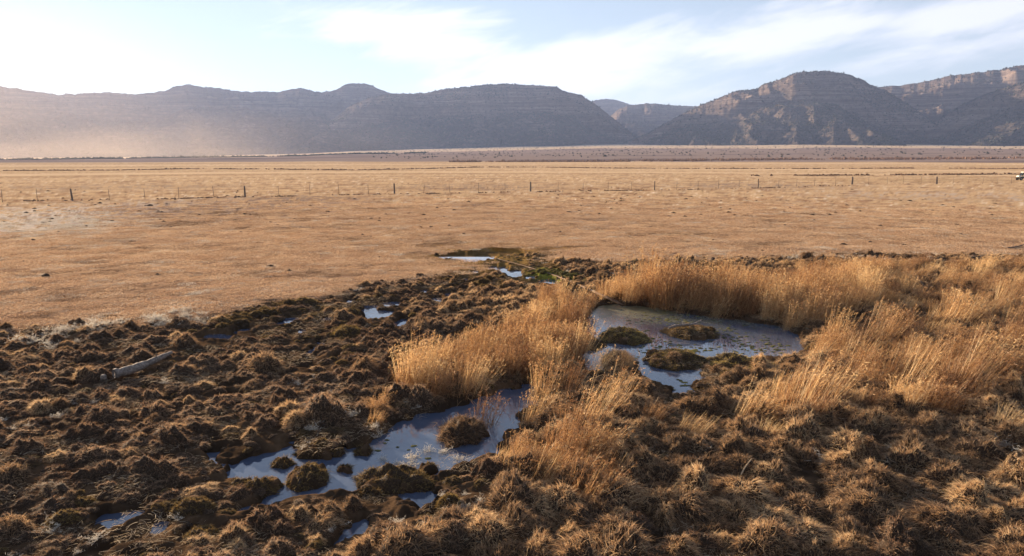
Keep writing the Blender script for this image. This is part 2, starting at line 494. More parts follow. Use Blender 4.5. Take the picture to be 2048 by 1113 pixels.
def mountain_mat():
    m, nt, out = new_mat('banded_rock_and_scrub')
    geo = N(nt, 'ShaderNodeNewGeometry')
    sp = N(nt, 'ShaderNodeSeparateXYZ'); nt.links.new(geo.outputs['Position'], sp.inputs[0])
    n = N(nt, 'ShaderNodeTexNoise', Scale=.006, Detail=8.0, Roughness=.7)
    n2 = N(nt, 'ShaderNodeTexNoise', Scale=.035, Detail=8.0, Roughness=.8)
    for q in (n, n2): nt.links.new(geo.outputs['Position'], q.inputs['Vector'])
    # rock beds: noise that runs level
    cb = N(nt, 'ShaderNodeCombineXYZ')
    nt.links.new(math_n(nt, 'MULTIPLY', sp.outputs['X'], .0006), cb.inputs[0])
    nt.links.new(math_n(nt, 'MULTIPLY', sp.outputs['Y'], .0006), cb.inputs[1])
    nt.links.new(math_n(nt, 'ADD', math_n(nt, 'MULTIPLY', sp.outputs['Z'], .045), math_n(nt, 'MULTIPLY', n.outputs['Fac'], .6)), cb.inputs[2])
    st = N(nt, 'ShaderNodeTexNoise', Scale=1.0, Detail=4.0, Roughness=.6); nt.links.new(cb.outputs[0], st.inputs['Vector'])
    a = N(nt, 'ShaderNodeAttribute', attribute_name='tint')   # exposed rock
    rock = ramp(nt, [(.36, (.075, .05, .042)), (.44, (.16, .115, .09)), (.48, (.10, .07, .055)), (.53, (.24, .185, .15)), (.58, (.12, .085, .068)), (.66, (.19, .14, .11))], st.outputs['Fac'])
    soil = ramp(nt, [(.32, (.028, .029, .028)), (.5, (.058, .050, .044)), (.68, (.115, .088, .070))], n2.outputs['Fac'])
    f = math_n(nt, 'ADD', a.outputs['Fac'], math_n(nt, 'MULTIPLY', math_n(nt, 'SUBTRACT', n2.outputs['Fac'], .5), 2.0))
    f = math_n(nt, 'ADD', f, math_n(nt, 'MULTIPLY', math_n(nt, 'SUBTRACT', n.outputs['Fac'], .5), 1.2), clamp=True)
    mx = N(nt, 'ShaderNodeMix', data_type='RGBA')
    nt.links.new(f, mx.inputs['Factor']); nt.links.new(soil.outputs[0], mx.inputs['A']); nt.links.new(rock.outputs[0], mx.inputs['B'])
    b = N(nt, 'ShaderNodeBsdfPrincipled', Roughness=.95); b.inputs['Specular IOR Level'].default_value = 0.0
    nt.links.new(mx.outputs['Result'], b.inputs['Base Color'])
    bp = N(nt, 'ShaderNodeBump', Strength=.5, Distance=9.0)
    nt.links.new(n2.outputs['Fac'], bp.inputs['Height']); nt.links.new(bp.outputs[0], b.inputs['Normal'])
    nt.links.new(b.outputs[0], out.inputs[0])
    return m


# ------------------------------------------------------------------ ground
def grid_q(nr, nc):
    i = np.arange(nr - 1)[:, None] * nc + np.arange(nc - 1)[None]
    i = i.ravel()
    return np.stack([i, i + 1, i + nc + 1, i + nc], -1)


azs = np.concatenate([np.linspace(-180, -52, 34)[:-1], np.linspace(-52, 52, 1150), np.linspace(52, 180, 34)[1:]]) * PI / 180
rs = [0.3, 1.2, 2.5, 4.0, 5.2]
while rs[-1] < 9800:
    r = rs[-1]
    rs.append(r + min(max(r * r / 3300, .03), .09 if r < 32 else (.25 if r < 60 else r * .035)))
rs = np.array(rs)
Rg, Ag = np.meshgrid(rs, azs, indexing='ij')
GX, GY = Rg * np.sin(Ag), Rg * np.cos(Ag)
gz, md, wd = ground_z(GX, GY)


def lerp(a, b, t): return a * (1 - t[..., None]) + np.asarray(b) * t[..., None]


def patch(u, v, ru, rv, z=.2):
    cx, cy, rx, ry = ell(u, v, ru, rv, z)
    return np.exp(-(((GX - cx) / rx) ** 2 + ((GY - cy) / ry) ** 2))


gold = np.array([.45, .30, .175])
C = np.broadcast_to(gold, GX.shape + (3,)).copy()
nA = fbm(GX / 14, GY / 9, 5, 101, .6); nB = fbm(GX / 3.0, GY / 1.6, 4, 111, .6); nC = fbm(GX / 60, GY / 40, 4, 121)
C = lerp(C, (.55, .38, .22), np.clip(.35 + nA * .6, 0, 1) * .6)
C = lerp(C, (.30, .165, .09), np.clip(nB * 1.4 - .1, 0, 1) * .9)
nD = fbm(GX * 1.1, GY * .9, 4, 113, .7)
C = lerp(C, (.74, .62, .47), np.clip(nD - .35, 0, 1) * 1.1 * sstep(12, 30, Rg))
C = lerp(C, (.17, .10, .065), np.clip(-nD - .35, 0, 1) * 1.3)
nE = fbm(GX / 7, GY / 2.2, 5, 117, .65)
C = lerp(C, (.24, .15, .095), np.clip(nE * 1.4 - .35, 0, 1) * .85)
# strip of rusty short turf next to the marsh
C = lerp(C, (.33, .20, .125), sstep(50, 24, Rg) * .7)
C = lerp(C, (.20, .125, .085), np.clip(nB * 1.5 - .6 + sstep(75, 60, Rg) * .1, 0, 1) * .7)
# bare and salty patches
for (u, v, ru, rv, c, k) in [(60, 440, 200, 30, (.70, .60, .50), 1.7), (330, 425, 260, 22, (.26, .19, .15), 1.1), (1195, 440, 60, 7, (.13, .09, .07), 1.5),
                             (1390, 449, 50, 4, (.5, .44, .36), 1.2), (620, 400, 120, 8, (.24, .17, .13), 1.0), (950, 375, 160, 7, (.26, .18, .13), .9),
                             (1900, 392, 200, 9, (.40, .31, .24), .9), (330, 480, 160, 12, (.36, .25, .17), .8), (1330, 462, 160, 9, (.25, .145, .07), 1.0),
                             (1500, 372, 140, 5, (.25, .18, .14), .9), (850, 480, 250, 12, (.30, .18, .10), .8), (240, 375, 240, 6, (.33, .24, .17), .7),
                             (930, 412, 70, 5, (.2, .13, .09), 1.), (1800, 360, 260, 4, (.36, .25, .13), .5)]:
    p = patch(u, v, ru, rv) * k
    C = lerp(C, c, np.clip(p * (0.45 + 1.1 * nB + 2.0 * nD), 0, .95))
# ochre wet turf at the head of the seep
C = lerp(C, (.30, .17, .05), np.clip(patch(1010, 495, 150, 16) * (1.1 + nB), 0, 1))
# far fields in long strips
strip = fbm(GX / 900, np.log(np.maximum(Rg, 10)) * 9, 4, 131, .6)
C = lerp(C, (.58, .42, .265), sstep(60, 260, Rg) * np.clip(.45 + strip * .9, 0, 1))
C = lerp(C, (.40, .27, .16), sstep(150, 260, Rg) * np.clip(-strip * 1.6 - .1, 0, 1))
C = lerp(C, (.62, .47, .30), sstep(.3, .9, strip) * sstep(260, 400, Rg))
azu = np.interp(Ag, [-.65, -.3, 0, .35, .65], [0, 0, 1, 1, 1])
band0 = 860 + 60 * perlin(Ag * 9, Ag * 0, 141)
band1 = 2050 + 180 * fbm(Ag * 7, Ag * 3, 3, 143)
grey_band = sstep(band0, band0 * 1.06, Rg) * (1 - sstep(band1, band1 * 1.05, Rg))  # grey-brown tone in a band across the far plain, darker streaks inside
C = lerp(C, (.23, .175, .155), grey_band * .95)
C = lerp(C, (.13, .10, .10), grey_band * sstep(.15, .5, fbm(GX / 700, GY / 120, 4, 145)) * .7)
pf = sstep(band1, band1 * 1.05, Rg)
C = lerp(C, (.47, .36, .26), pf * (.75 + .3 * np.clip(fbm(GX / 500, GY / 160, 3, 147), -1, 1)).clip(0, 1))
# marsh mud
m = 1 - sstep(-.35, .85, md + .7 * nB + .25 * nD)
mudc = lerp(np.broadcast_to(np.array([.045, .030, .020]), C.shape), (.11, .068, .04), np.clip(.3 + fbm(GX * 1.3, GY * 1.3, 3, 151), 0, 1))
C = C * (1 - m[..., None]) + mudc * m[..., None]
# green seep bank beside the pole
C = lerp(C, (.17, .17, .03), np.clip(patch(1115, 552, 44, 10, 0.1) * 1.6 + patch(1085, 543, 26, 6, .1) * .8, 0, 1) * .9)
C = lerp(C, (.20, .125, .045), np.clip(patch(970, 520, 110, 22, 0.1) * (1.3 + nB), 0, 1) * .85)
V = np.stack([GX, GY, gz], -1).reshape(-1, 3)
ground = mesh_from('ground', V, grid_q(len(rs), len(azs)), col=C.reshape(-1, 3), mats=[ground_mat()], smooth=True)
tag(ground, kind='structure')
del V, C, nA, nB, nC, strip

# ------------------------------------------------------------------ water
n = 40
wx = np.linspace(-16, 16, n); wy = np.linspace(7, 36, n)
X, Y = np.meshgrid(wx, wy)
water = mesh_from('water', np.stack([X, Y, X * 0], -1).reshape(-1, 3), grid_q(n, n), mats=[water_mat()], smooth=True)
tag(water, kind='structure')

# ------------------------------------------------------------------ mountains
MM = mountain_mat()
juniper_pts = []


def mountain(name, pts, R, front, back, seed, amp=1.0, cliff=.16, rock=.0, gul=260., njun=4000, spur=0.0, zfoot=0.0):
    P = np.array(pts, float)
    dx, dy, dz = ray(P[:, 0], P[:, 1])
    A = np.arctan2(dx, dy); T = dz / np.hypot(dx, dy)
    nA_ = int((A[-1] - A[0]) / math.radians(.042)); nt_ = 120; nb = 22
    az = np.linspace(A[0], A[-1], nA_)
    te = np.interp(az, A, T)
    k = np.array([1, 2, 3, 2, 1.]) / 9
    te = np.convolve(np.pad(te, 2, mode='edge'), k, 'valid')
    te = te + .0009 * fbm(az * 120, az * 0 + seed, 4, seed) + .0006 * np.abs(perlin(az * 420, az * 0, seed + 3))
    Rc = R * (1 + .035 * fbm(az * 6, az * 0 + 5.5, 2, seed + 11))
    zc = CAM_H + te * Rc
    t = np.concatenate([np.linspace(0, 1, nt_), 1 + np.linspace(0, 1, nb + 1)[1:]])
    TT, AZ = np.meshgrid(t, az, indexing='ij')
    fr = np.clip(TT, 0, 1)
    RR = np.where(TT <= 1, Rc - front * (1 - fr), Rc + back * (TT - 1))
    prof = .80 * fr ** 1.25 + .20 * fr
    c0 = .74 + .10 * fbm(AZ * 9, AZ * 0, 2, seed + 17)
    prof = prof * (1 - cliff) + cliff * sstep(c0, c0 + .05, fr)
    bk = np.clip(TT - 1, 0, 1)
    Z = zc[None] * prof * (1 - bk ** 1.2 * 1.05)
    s = AZ * R
    warpx = 90 * fbm(s / 700, RR / 700, 2, seed + 23)
    g1 = 1 - np.abs(perlin((s + warpx + RR * spur) / gul / 1.6, RR / 1400, seed + 29)) * 2
    g2 = 1 - np.abs(perlin((s + warpx * 1.4 + RR * spur) / gul / .6, RR / 700, seed + 31)) * 2
    det = fbm(s / 110, RR / 110, 5, seed + 37, .6)
    w = (np.clip(fr, 0, 1) * (1 - fr) * 4) ** .7
    hgt = (zc[None] / 450).clip(.15, 1.3)
    Z = Z + amp * w * hgt * (95 * (g1 - .55) + 38 * (g2 - .5)) + 12 * det * (w + .12) * hgt
    # never above the crest as seen from anywhere on the plain
    lim = CAM_H + te[None] * RR - 2 - 10 * (1 - fr)
    Z = np.where(TT < .995, np.minimum(Z, lim), Z)
    Z = Z + zfoot * (1 - fr) * (TT <= 1)
    Z = np.maximum(Z, -30 + 0 * Z)
    X = RR * np.sin(AZ); Y = RR * np.cos(AZ)
    tint = np.clip(rock * .7 + .04 + .50 * sstep(c0 - .10, c0 + .06, fr) * (1 - sstep(.96, 1.0, fr)) + .3 * (g1 > .75) * w - .25 * (1 - fr), 0, 1)
    V = np.stack([X, Y, Z], -1).reshape(-1, 3)
    o = mesh_from(name, V, grid_q(len(t), nA_), tint=tint.ravel(), mats=[MM], smooth=True)
    tag(o, kind='structure')
    rg = np.random.default_rng(seed)
    i = rg.integers(3, nt_ + 2, njun); j = rg.integers(1, nA_ - 2, njun)
    den = perlin(s[i, j] / 260, RR[i, j] / 260, seed + 5) + .35 - .5 * tint[i, j]
    ok = rg.random(njun) < np.clip(.25 + den, .08, 1)
    i, j = i[ok], j[ok]
    fx = rg.random(len(i))
    juniper_pts.append(np.stack([X[i, j] * (1 - fx) + X[i, j + 1] * fx, Y[i, j] * (1 - fx) + Y[i, j + 1] * fx, Z[i, j] * (1 - fx) + Z[i, j + 1] * fx], -1))
    return o


mountain('mountain', [(-1500, 250), (-900, 190), (-400, 170), (-100, 168), (0, 173), (60, 182), (115, 190), (160, 188), (205, 185), (270, 189), (330, 183),
                      (352, 173), (378, 169), (400, 174), (440, 177), (480, 184), (560, 184), (600, 176), (628, 184), (645, 185), (672, 181), (695, 167),
                      (735, 168), (760, 179), (780, 187), (830, 190), (900, 200), (1000, 235), (1080, 280)], 5300, 2100, 900, 201, .45, .10, .12, 300, 16000)
mountain('mountain', [(500, 314), (580, 290), (650, 250), (700, 212), (740, 195), (770, 189), (850, 187), (880, 180), (930, 175), (960, 171), (1010, 168), (1060, 171),
                      (1112, 174), (1135, 185), (1163, 190), (1172, 197), (1190, 208), (1215, 228), (1245, 252), (1275, 275), (1310, 300)], 4300, 1150, 900, 227, .38, .20, .12, 230, 26000)
mountain('mountain', [(1120, 250), (1160, 215), (1190, 201), (1215, 198), (1238, 202), (1262, 210), (1330, 214), (1420, 240)], 7200, 1500, 800, 251, .5, .1, .05, 300, 1200)
mountain('mountain', [(1160, 290), (1200, 250), (1235, 220), (1255, 212), (1300, 207), (1350, 212), (1400, 213), (1450, 232), (1520, 280)], 5600, 1500, 800, 277, .6, .12, .15, 220, 7000)
mountain('mountain', [(1150, 306), (1230, 292), (1290, 270), (1330, 248), (1370, 225), (1400, 211), (1440, 196), (1468, 184), (1500, 180), (1514, 178), (1524, 170), (1560, 160),
                      (1578, 152), (1600, 145), (1645, 142), (1690, 148), (1722, 158), (1742, 170), (1768, 180), (1810, 205), (1860, 240), (1920, 270), (1990, 294)], 3900, 1250, 900, 311, .75, .14, .16, 210, 26000, spur=.35)
mountain('mountain', [(1640, 260), (1700, 205), (1745, 176), (1770, 173), (1800, 172), (1850, 164), (1900, 152), (1950, 146), (2000, 140), (2048, 130), (2150, 112),
                      (2400, 125), (2800, 180), (3300, 260)], 4700, 1500, 900, 347, .6, .22, .25, 260, 12000)
mountain('mountain', [(1760, 300), (1820, 276), (1860, 250), (1910, 218), (1960, 192), (2010, 176), (2060, 163), (2160, 150), (2400, 150), (2900, 200), (3400, 270)], 3800, 1000, 900, 373, .6, .06, .0, 240, 14000)


def blobs(name, P, rad, hgt, mat, seed, sub=6, **kw):
    """many small irregular bushes in one sheet of cover"""
    rg = np.random.default_rng(seed); n = len(P)
    th = np.arange(sub) * 2 * PI / sub
    k = 2 * sub + 2
    r = (rad * np.exp(rg.normal(0, .35, n)))[:, None]
    h = (hgt * np.exp(rg.normal(0, .3, n)))[:, None]
    j = rg.uniform(.7, 1.25, (n, sub)); j2 = rg.uniform(.5, .95, (n, sub))
    V = np.zeros((n, k, 3))
    V[:, :sub, 0] = r * j * np.cos(th); V[:, :sub, 1] = r * j * np.sin(th); V[:, :sub, 2] = h * rg.uniform(.1, .35, (n, sub))
    V[:, sub:2 * sub, 0] = r * j2 * np.cos(th + .3) * .8; V[:, sub:2 * sub, 1] = r * j2 * np.sin(th + .3) * .8; V[:, sub:2 * sub, 2] = h * rg.uniform(.6, .9, (n, sub))
    V[:, 2 * sub, 2] = -.25 * h[:, 0]; V[:, 2 * sub + 1, 2] = h[:, 0]
    V += P[:, None]
    Q = []
    for a in range(sub):
        b = (a + 1) % sub
        Q.append((a, b, sub + b, sub + a))
    for a in range(0, sub, 2):
        b, c = (a + 1) % sub, (a + 2) % sub
        Q.append((2 * sub + 1, sub + a, sub + b, sub + c)); Q.append((2 * sub, c, b, a))
    Q = np.array(Q)[None] + (np.arange(n) * k)[:, None, None]
    o = mesh_from(name, V.reshape(-1, 3), Q.reshape(-1, 4), mats=[mat])
    return tag(o, kind='stuff', **kw)


JP = np.vstack(juniper_pts)
jr = np.hypot(JP[:, 0], JP[:, 1]) / 3500
print('junipers', len(JP))
blobs('juniper_cover', JP, 3.0 * jr ** .5, 4.6 * jr ** .5, M['shrub'], 7, label='dark green juniper bushes dotted over the mountain slopes', cat='bushes')


def line_pts(uv, z, n, spread, seed, gap=.0, wob=1.5):
    rg = np.random.default_rng(seed)
    W = np.array([at(u, v, z) for u, v in uv])
    L = np.r_[0, np.cumsum(np.hypot(*np.diff(W, axis=0).T))]
    s = rg.random(n) * L[-1]
    keep = (fbm(s / L[-1] * len(uv) * 1.7, s * 0, 5, seed, .75) + rg.normal(0, .22, n)) > gap
    s = s[keep]
    x = np.interp(s, L, W[:, 0]); y = np.interp(s, L, W[:, 1]) + rg.normal(0, spread, len(s)) + wob * perlin(s / 12, s * 0, seed + 1)
    zz = ground_z(x, y)[0]
    return np.stack([x, y, zz], -1)


blobs('scrub_line', line_pts([(-300, 343), (0, 342), (250, 341), (380, 338), (520, 339), (700, 341), (860, 338), (960, 335), (1080, 335), (1200, 337), (1400, 338), (1700, 338), (1820, 337), (2048, 338), (2400, 339)],
      .2, 4200, 1.4, 9, -.1, 5), .34, .30, M['scrub'], 9, label='broken line of dark low scrub across the golden field beyond the fence', cat='scrub')
blobs('scrub_line', line_pts([(1500, 352), (1750, 351), (1900, 350), (2048, 349), (2300, 349)], .2, 900, 1.2, 10, -.1, 2), .35, .3, M['scrub'], 10,
      label='thin brown weed line behind the fence at the right', cat='scrub')
blobs('willow_thicket', line_pts([(900, 324.5), (1100, 324), (1300, 323.6), (1600, 323.5), (1850, 323.8), (2100, 324)], .2, 4200, 14, 12, -.3, 12), 1.1, 1.6, M['willow'], 12,
      label='reddish brown willow thicket in a thin strip on the far plain', cat='thicket')
blobs('hedge_line', line_pts([(-200, 321.6), (60, 321.4), (250, 320.8), (420, 320.4), (650, 320), (850, 319.8)], .2, 3500, 6, 14, -.35, 6), 2.4, 2.6, M['shrub'], 14,
      label='dark straight hedge line on the far plain below the dusty mountains', cat='hedge')
rg = np.random.default_rng(77)
fr_ = rg.uniform(1100, 3300, 1500); fa = rg.uniform(-.2, .75, 1500)
xx, yy = fr_ * np.sin(fa), fr_ * np.cos(fa)
blobs('sagebrush', np.stack([xx, yy, ground_z(xx, yy)[0]], -1), 1.6, 1.3, M['shrub'], 15, label='scattered sagebrush dots on the grey slope below the mountains', cat='bushes')

CLOUDS = [(740, 55, 9, 2.2, .0, .9), (900, 90, 9, 3.0, -.15, 1.1), (1180, 130, 14, 3.0, .10, 1.1), (1550, 80, 17, 2.0, .13, 1.0), (1950, 20, 12, 2.0, .14, 1.0), (1800, 120, 12, 1.2, .1, .7)]
CLOUD_GAIN = .55; CLOUD_ADD = (3.4, 3.4, 3.75, 1); SKY_SOFT = 15.0; SKY_STR = .055
HAZE_D = 6.5e-5; HAZE_COL = (.39, .52, .90, 1); EXPO = 2.0
DUST_D = 9e-4
# ------------------------------------------------------------------ grass and hummock sources
def pts_in_disc(n, rg, p=.5):
    a = rg.random(n) * 2 * PI; r = rg.random(n) ** p
    return r * np.cos(a), r * np.sin(a)


def blade_dirs(nn, rg, up=.3, jit=.45, wind=.25):
    d = nn + rg.normal(0, jit, nn.shape); d[:, 2] = np.abs(d[:, 2]) + up
    d[:, 0] += wind
    return norm(d)


def tuss_brown(seed):
    rg = np.random.default_rng(seed); a = Acc()
    sx = rg.uniform(.8, 1.25)
    f = dome(a, .27 * sx, .27 / sx, rg.uniform(.15, .22), 13, seed, 0)
    x, y = pts_in_disc(1000, rg); p, nn = f(x, y)
    ribbons(a, p, blade_dirs(nn, rg, .2, .5), rg.uniform(.035, .085, 1000), .006, 2, rg.uniform(.1, .9, 1000), rg.beta(2, 2.4, 1000), 1, .3, rg)
    x, y = pts_in_disc(110, rg); p, nn = f(x, y)
    ribbons(a, p, blade_dirs(nn, rg, .1, .9), rg.uniform(.09, .20, 110), .004, 3, .7, rg.uniform(.6, 1, 110), 1, .5, rg)
    return a.build('hummock', [M['peat'], M['tuss_brown']], link=False)


def tuss_shag(seed):
    rg = np.random.default_rng(seed); a = Acc()
    sx = rg.uniform(.85, 1.2)
    f = dome(a, .27 * sx, .27 / sx, rg.uniform(.16, .24), 13, seed, 0)
    x, y = pts_in_disc(1100, rg, .6); p, nn = f(x, y)
    comb = rg.normal(0, .5, 2)
    d = blade_dirs(nn, rg, .38, .38, .15); d[:, 0] += comb[0] * .5; d[:, 1] += comb[1] * .5
    ribbons(a, p, d, rg.uniform(.06, .17, 1100), .006, 3, rg.uniform(.25, 1.1, 1100), rg.beta(2, 2, 1100), 1, .3, rg)
    x, y = pts_in_disc(60, rg); p, nn = f(x * .8, y * .8)
    ribbons(a, p, blade_dirs(nn, rg, .3, .8), rg.uniform(.12, .24, 60), .005, 4, 1.1, rg.uniform(.6, 1, 60), 1, .5, rg)
    return a.build('hummock', [M['peat'], M['tuss_shag']], link=False)


def tuss_moss(seed, mat='tuss_moss'):
    rg = np.random.default_rng(seed); a = Acc()
    f = dome(a, .30, .30, .20, 17, seed, 0, rough=.3)
    x, y = pts_in_disc(1700, rg, .45); p, nn = f(x, y)
    ribbons(a, p, blade_dirs(nn, rg, .35, .5, .1), rg.uniform(.03, .075, 1700), .007, 2, rg.uniform(.1, .8, 1700), rg.beta(2, 2, 1700), 1, .3, rg)
    x, y = pts_in_disc(160, rg, .25); p, nn = f(x, y)
    ribbons(a, p, blade_dirs(nn, rg, .3, .6), rg.uniform(.08, .16, 160), .005, 3, .8, rg.uniform(.5, 1, 160), 1, .3, rg)
    return a.build('hummock', [M['peat'], M[mat]], link=False)


def reed_clump(seed, n=110, h=(1.0, 1.5), lean=.22, rad=.34, heads=True, leaf=1.6):
    rg = np.random.default_rng(seed); a = Acc()
    x, y = pts_in_disc(n, rg)
    P = np.stack([x * rad, y * rad, np.zeros(n) - .05], -1)
    hh = rg.uniform(*h, n)
    wob = rg.normal(0, .10, (n, 2))
    D = np.stack([lean + wob[:, 0] + x * .18, wob[:, 1] + y * .15 - .03, np.ones(n)], -1)
    Cn = ribbons(a, P, D, hh, .0075, 5, rg.uniform(.02, .22, n), rg.beta(2, 2, n), 0, rg.uniform(0, .16, n), rg, .6)
    # long drooping leaves
    k = int(n * leaf)
    s = rg.integers(0, n, k); tt = rg.integers(1, 5, k)
    LP = Cn[s, tt]
    LD = np.stack([rg.normal(lean, .5, k), rg.normal(0, .5, k), rg.uniform(.4, 1.4, k)], -1)
    ribbons(a, LP, LD, rg.uniform(.15, .42, k), .008, 3, rg.uniform(.3, 1.3, k), rg.beta(2, 2, k), 0, .2, rg, .8)
    # a thatch of fallen leaves at the foot
    k = n
    x, y = pts_in_disc(k, rg)
    ribbons(a, np.stack([x * rad * 1.2, y * rad * 1.2, rg.uniform(0, .18, k)], -1), np.stack([rg.normal(0.3, .9, k), rg.normal(0, .9, k), rg.uniform(0, .8, k)], -1),
            rg.uniform(.15, .45, k), .008, 3, .9, rg.uniform(.2, .9, k), 0, .3, rg)
    if heads:
        k = n * 5
        s = np.repeat(np.arange(n), 5)
        tip = Cn[s, -1] * 1.0; pre = Cn[s, -2]
        q = rg.random(k)[:, None] * .9
        HP = tip * (1 - q * .6) + pre * q * .6
        HD = np.stack([rg.normal(.2, .6, k), rg.normal(0, .6, k), rg.uniform(.2, 1.2, k)], -1)
        ribbons(a, HP, HD, rg.uniform(.03, .09, k), .015, 1, .3, np.clip(rg.normal(.35, .2, k), 0, 1), 0, 0, rg, .6)
    return a.build('reed_clump', [M['reed']], link=False)


def weed(seed, n=26, h=.28, mat='pale'):
    """dry branching weed"""
    rg = np.random.default_rng(seed); a = Acc()
    P = np.zeros((n, 3)); P[:, :2] = rg.normal(0, .05, (n, 2)); P[:, 2] = -.02
    D = np.stack([rg.normal(.15, .7, n), rg.normal(0, .7, n), rg.uniform(.35, 1.3, n)], -1)
    Cn = ribbons(a, P, D, rg.uniform(.5, 1.15, n) * h, .008, 4, .1, rg.random(n), 0, .3, rg, .5)
    k = n * 7; s = rg.integers(0, n, k); t = rg.integers(1, 5, k)
    ribbons(a, Cn[s, t], np.stack([rg.normal(0, .7, k), rg.normal(0, .7, k), rg.uniform(0, 1, k)], -1), rg.uniform(.03, .10, k), .008, 2, .0, rg.random(k), 0, .2, rg, .3)
    return a.build('dead_weed', [M[mat]], link=False)


def turf(seed, n=420, rad=.5, h=(.03, .10), mat='field', w=.012):
    rg = np.random.default_rng(seed); a = Acc()
    x, y = pts_in_disc(n, rg)
    ribbons(a, np.stack([x * rad, y * rad, np.full(n, -.01)], -1), np.stack([rg.normal(.25, .5, n), rg.normal(0, .5, n), rg.uniform(.5, 1.2, n)], -1),
            rg.uniform(*h, n), w, 2, .4, rg.random(n), 0, .3, rg, .6)
    return a.build('turf', [M[mat]], link=False)


def litter(seed, n=150, rad=.45):
    """flattened straw and blades lying over the mud"""
    rg = np.random.default_rng(seed); a = Acc()
    x, y = pts_in_disc(n, rg)
    ribbons(a, np.stack([x * rad, y * rad, rg.uniform(.0, .05, n)], -1), np.stack([rg.normal(.2, 1, n), rg.normal(0, 1, n), rg.uniform(-.02, .3, n)], -1),
            rg.uniform(.04, .17, n), .0045, 3, .3, rg.random(n), 0, .35, rg, .6)
    return a.build('litter', [M['straw'], ], link=False)


def source(name, objs):
    c = bpy.data.collections.new(name)
    for i, o in enumerate(objs):
        o.name = '%s_%02d' % (o.name.split('.')[0], i)
        c.objects.link(o)
    return c


def scatter(name, coll, P, rot, scl, idx, label, cat):
    """uncountable cover: one object that repeats its sources over points"""
    me = bpy.data.meshes.new(name); me.vertices.add(len(P)); me.vertices.foreach_set('co', np.asarray(P, np.float32).ravel())
    for nm, ty, d in (('rot', 'FLOAT_VECTOR', rot), ('scl', 'FLOAT_VECTOR', scl)):
        a = me.attributes.new(nm, ty, 'POINT'); a.data.foreach_set('vector', np.asarray(d, np.float32).ravel())
    a = me.attributes.new('idx', 'INT', 'POINT'); a.data.foreach_set('value', np.asarray(idx, np.int32))
    o = bpy.data.objects.new(name, me); COL.objects.link(o)
    g = bpy.data.node_groups.new(name, 'GeometryNodeTree')
    g.interface.new_socket('Geometry', in_out='INPUT', socket_type='NodeSocketGeometry')
    g.interface.new_socket('Geometry', in_out='OUTPUT', socket_type='NodeSocketGeometry')
    i = g.nodes.new('NodeGroupInput'); u = g.nodes.new('NodeGroupOutput')
    ci = g.nodes.new('GeometryNodeCollectionInfo'); ci.inputs['Collection'].default_value = coll
    ci.inputs['Separate Children'].default_value = True; ci.inputs['Reset Children'].default_value = True
    ip = g.nodes.new('GeometryNodeInstanceOnPoints'); ip.inputs['Pick Instance'].default_value = True
    def na(nm, t):
        q = g.nodes.new('GeometryNodeInputNamedAttribute'); q.data_type = t; q.inputs['Name'].default_value = nm; return q.outputs[0]
    g.links.new(i.outputs[0], ip.inputs['Points']); g.links.new(ci.outputs[0], ip.inputs['Instance'])
    g.links.new(na('idx', 'INT'), ip.inputs['Instance Index'])
    e2r = g.nodes.new('FunctionNodeEulerToRotation'); g.links.new(na('rot', 'FLOAT_VECTOR'), e2r.inputs[0]); g.links.new(e2r.outputs[0], ip.inputs['Rotation'])
    g.links.new(na('scl', 'FLOAT_VECTOR'), ip.inputs['Scale'])
    g.links.new(ip.outputs[0], u.inputs[0])
    md_ = o.modifiers.new('cover', 'NODES'); md_.node_group = g
    return tag(o, label, cat, kind='stuff')


brown = [tuss_brown(500 + i) for i in range(9)]
shag = [tuss_shag(600 + i) for i in range(9)]
moss = [tuss_moss(700 + i) for i in range(5)]
green = [tuss_moss(750 + i, 'tuss_green') for i in range(2)]
TUSS = brown + shag + moss + green          # indices 0-8, 9-17, 18-22, 23-24
c_tuss = source('hummock_source', TUSS)

# ---- where hummocks stand
pts = []
XX, YY = [], []
for cell, side in ((.30, 0), (.375, 1)):
    gx = np.arange(-30, 32, cell); gy = np.arange(4, 42, cell * .88)
    X, Y = np.meshgrid(gx, gy); X = X + (np.arange(len(gy)) % 2)[:, None] * cell * .5
    X = (X + rng.uniform(-.46, .46, X.shape) * cell).ravel(); Y = (Y + rng.uniform(-.46, .46, Y.shape) * cell).ravel()
    u_, v_ = project(X, np.maximum(Y, .5), .1)
    big = (u_ > 950 + 90 * perlin(X, Y, 405)) & (v_ > 770)
    kk = big if side else ~big
    XX.append(X[kk]); YY.append(Y[kk])
X, Y = np.concatenate(XX), np.concatenate(YY)
az = np.abs(np.arctan2(X, Y)); rr = np.hypot(X, Y)
k = (az < math.radians(45)) & (rr > 5.5) & (rr < 44)
X, Y = X[k], Y[k]
Zg, mdt, wdt = ground_z(X, Y)
U, Vv = project(X, Y, Zg + .1)
dens = fbm(X / 2.2, Y / 2.2, 3, 401)
bx_ = X / np.hypot(X, Y); by_ = Y / np.hypot(X, Y)
wbh = np.full(X.shape, 9.0); nr_ = (np.abs(X) < 14) & (Y < 36)
for q_ in (.25, .5, .8):
    qq = q_ * np.hypot(X, Y)[nr_] / 16
    wbh[nr_] = np.minimum(wbh[nr_], water_sdf(X[nr_] + bx_[nr_] * qq, Y[nr_] + by_[nr_] * qq))
k = (mdt < np.where(np.hypot(X, Y) < 45, np.minimum(rng.exponential(.32, len(X)) - .15, 1.3), -.05)) & (wdt > .16) & (wbh > .04) & (rng.random(len(X)) < np.clip(.84 + dens * .5, .25, 1))
for (u0, v0, u1, v1, w0) in [(200, 760, 262, 745, .34), (262, 745, 345, 712, .34)]:   # open ground round the log
    p0 = at(u0, v0 + 12, .1); p1 = at(u1, v1 + 12, .1)
    k &= np.abs(poly_sdf(X, Y, [p0, p1, (p1[0] + .01, p1[1] + .01)])) > w0
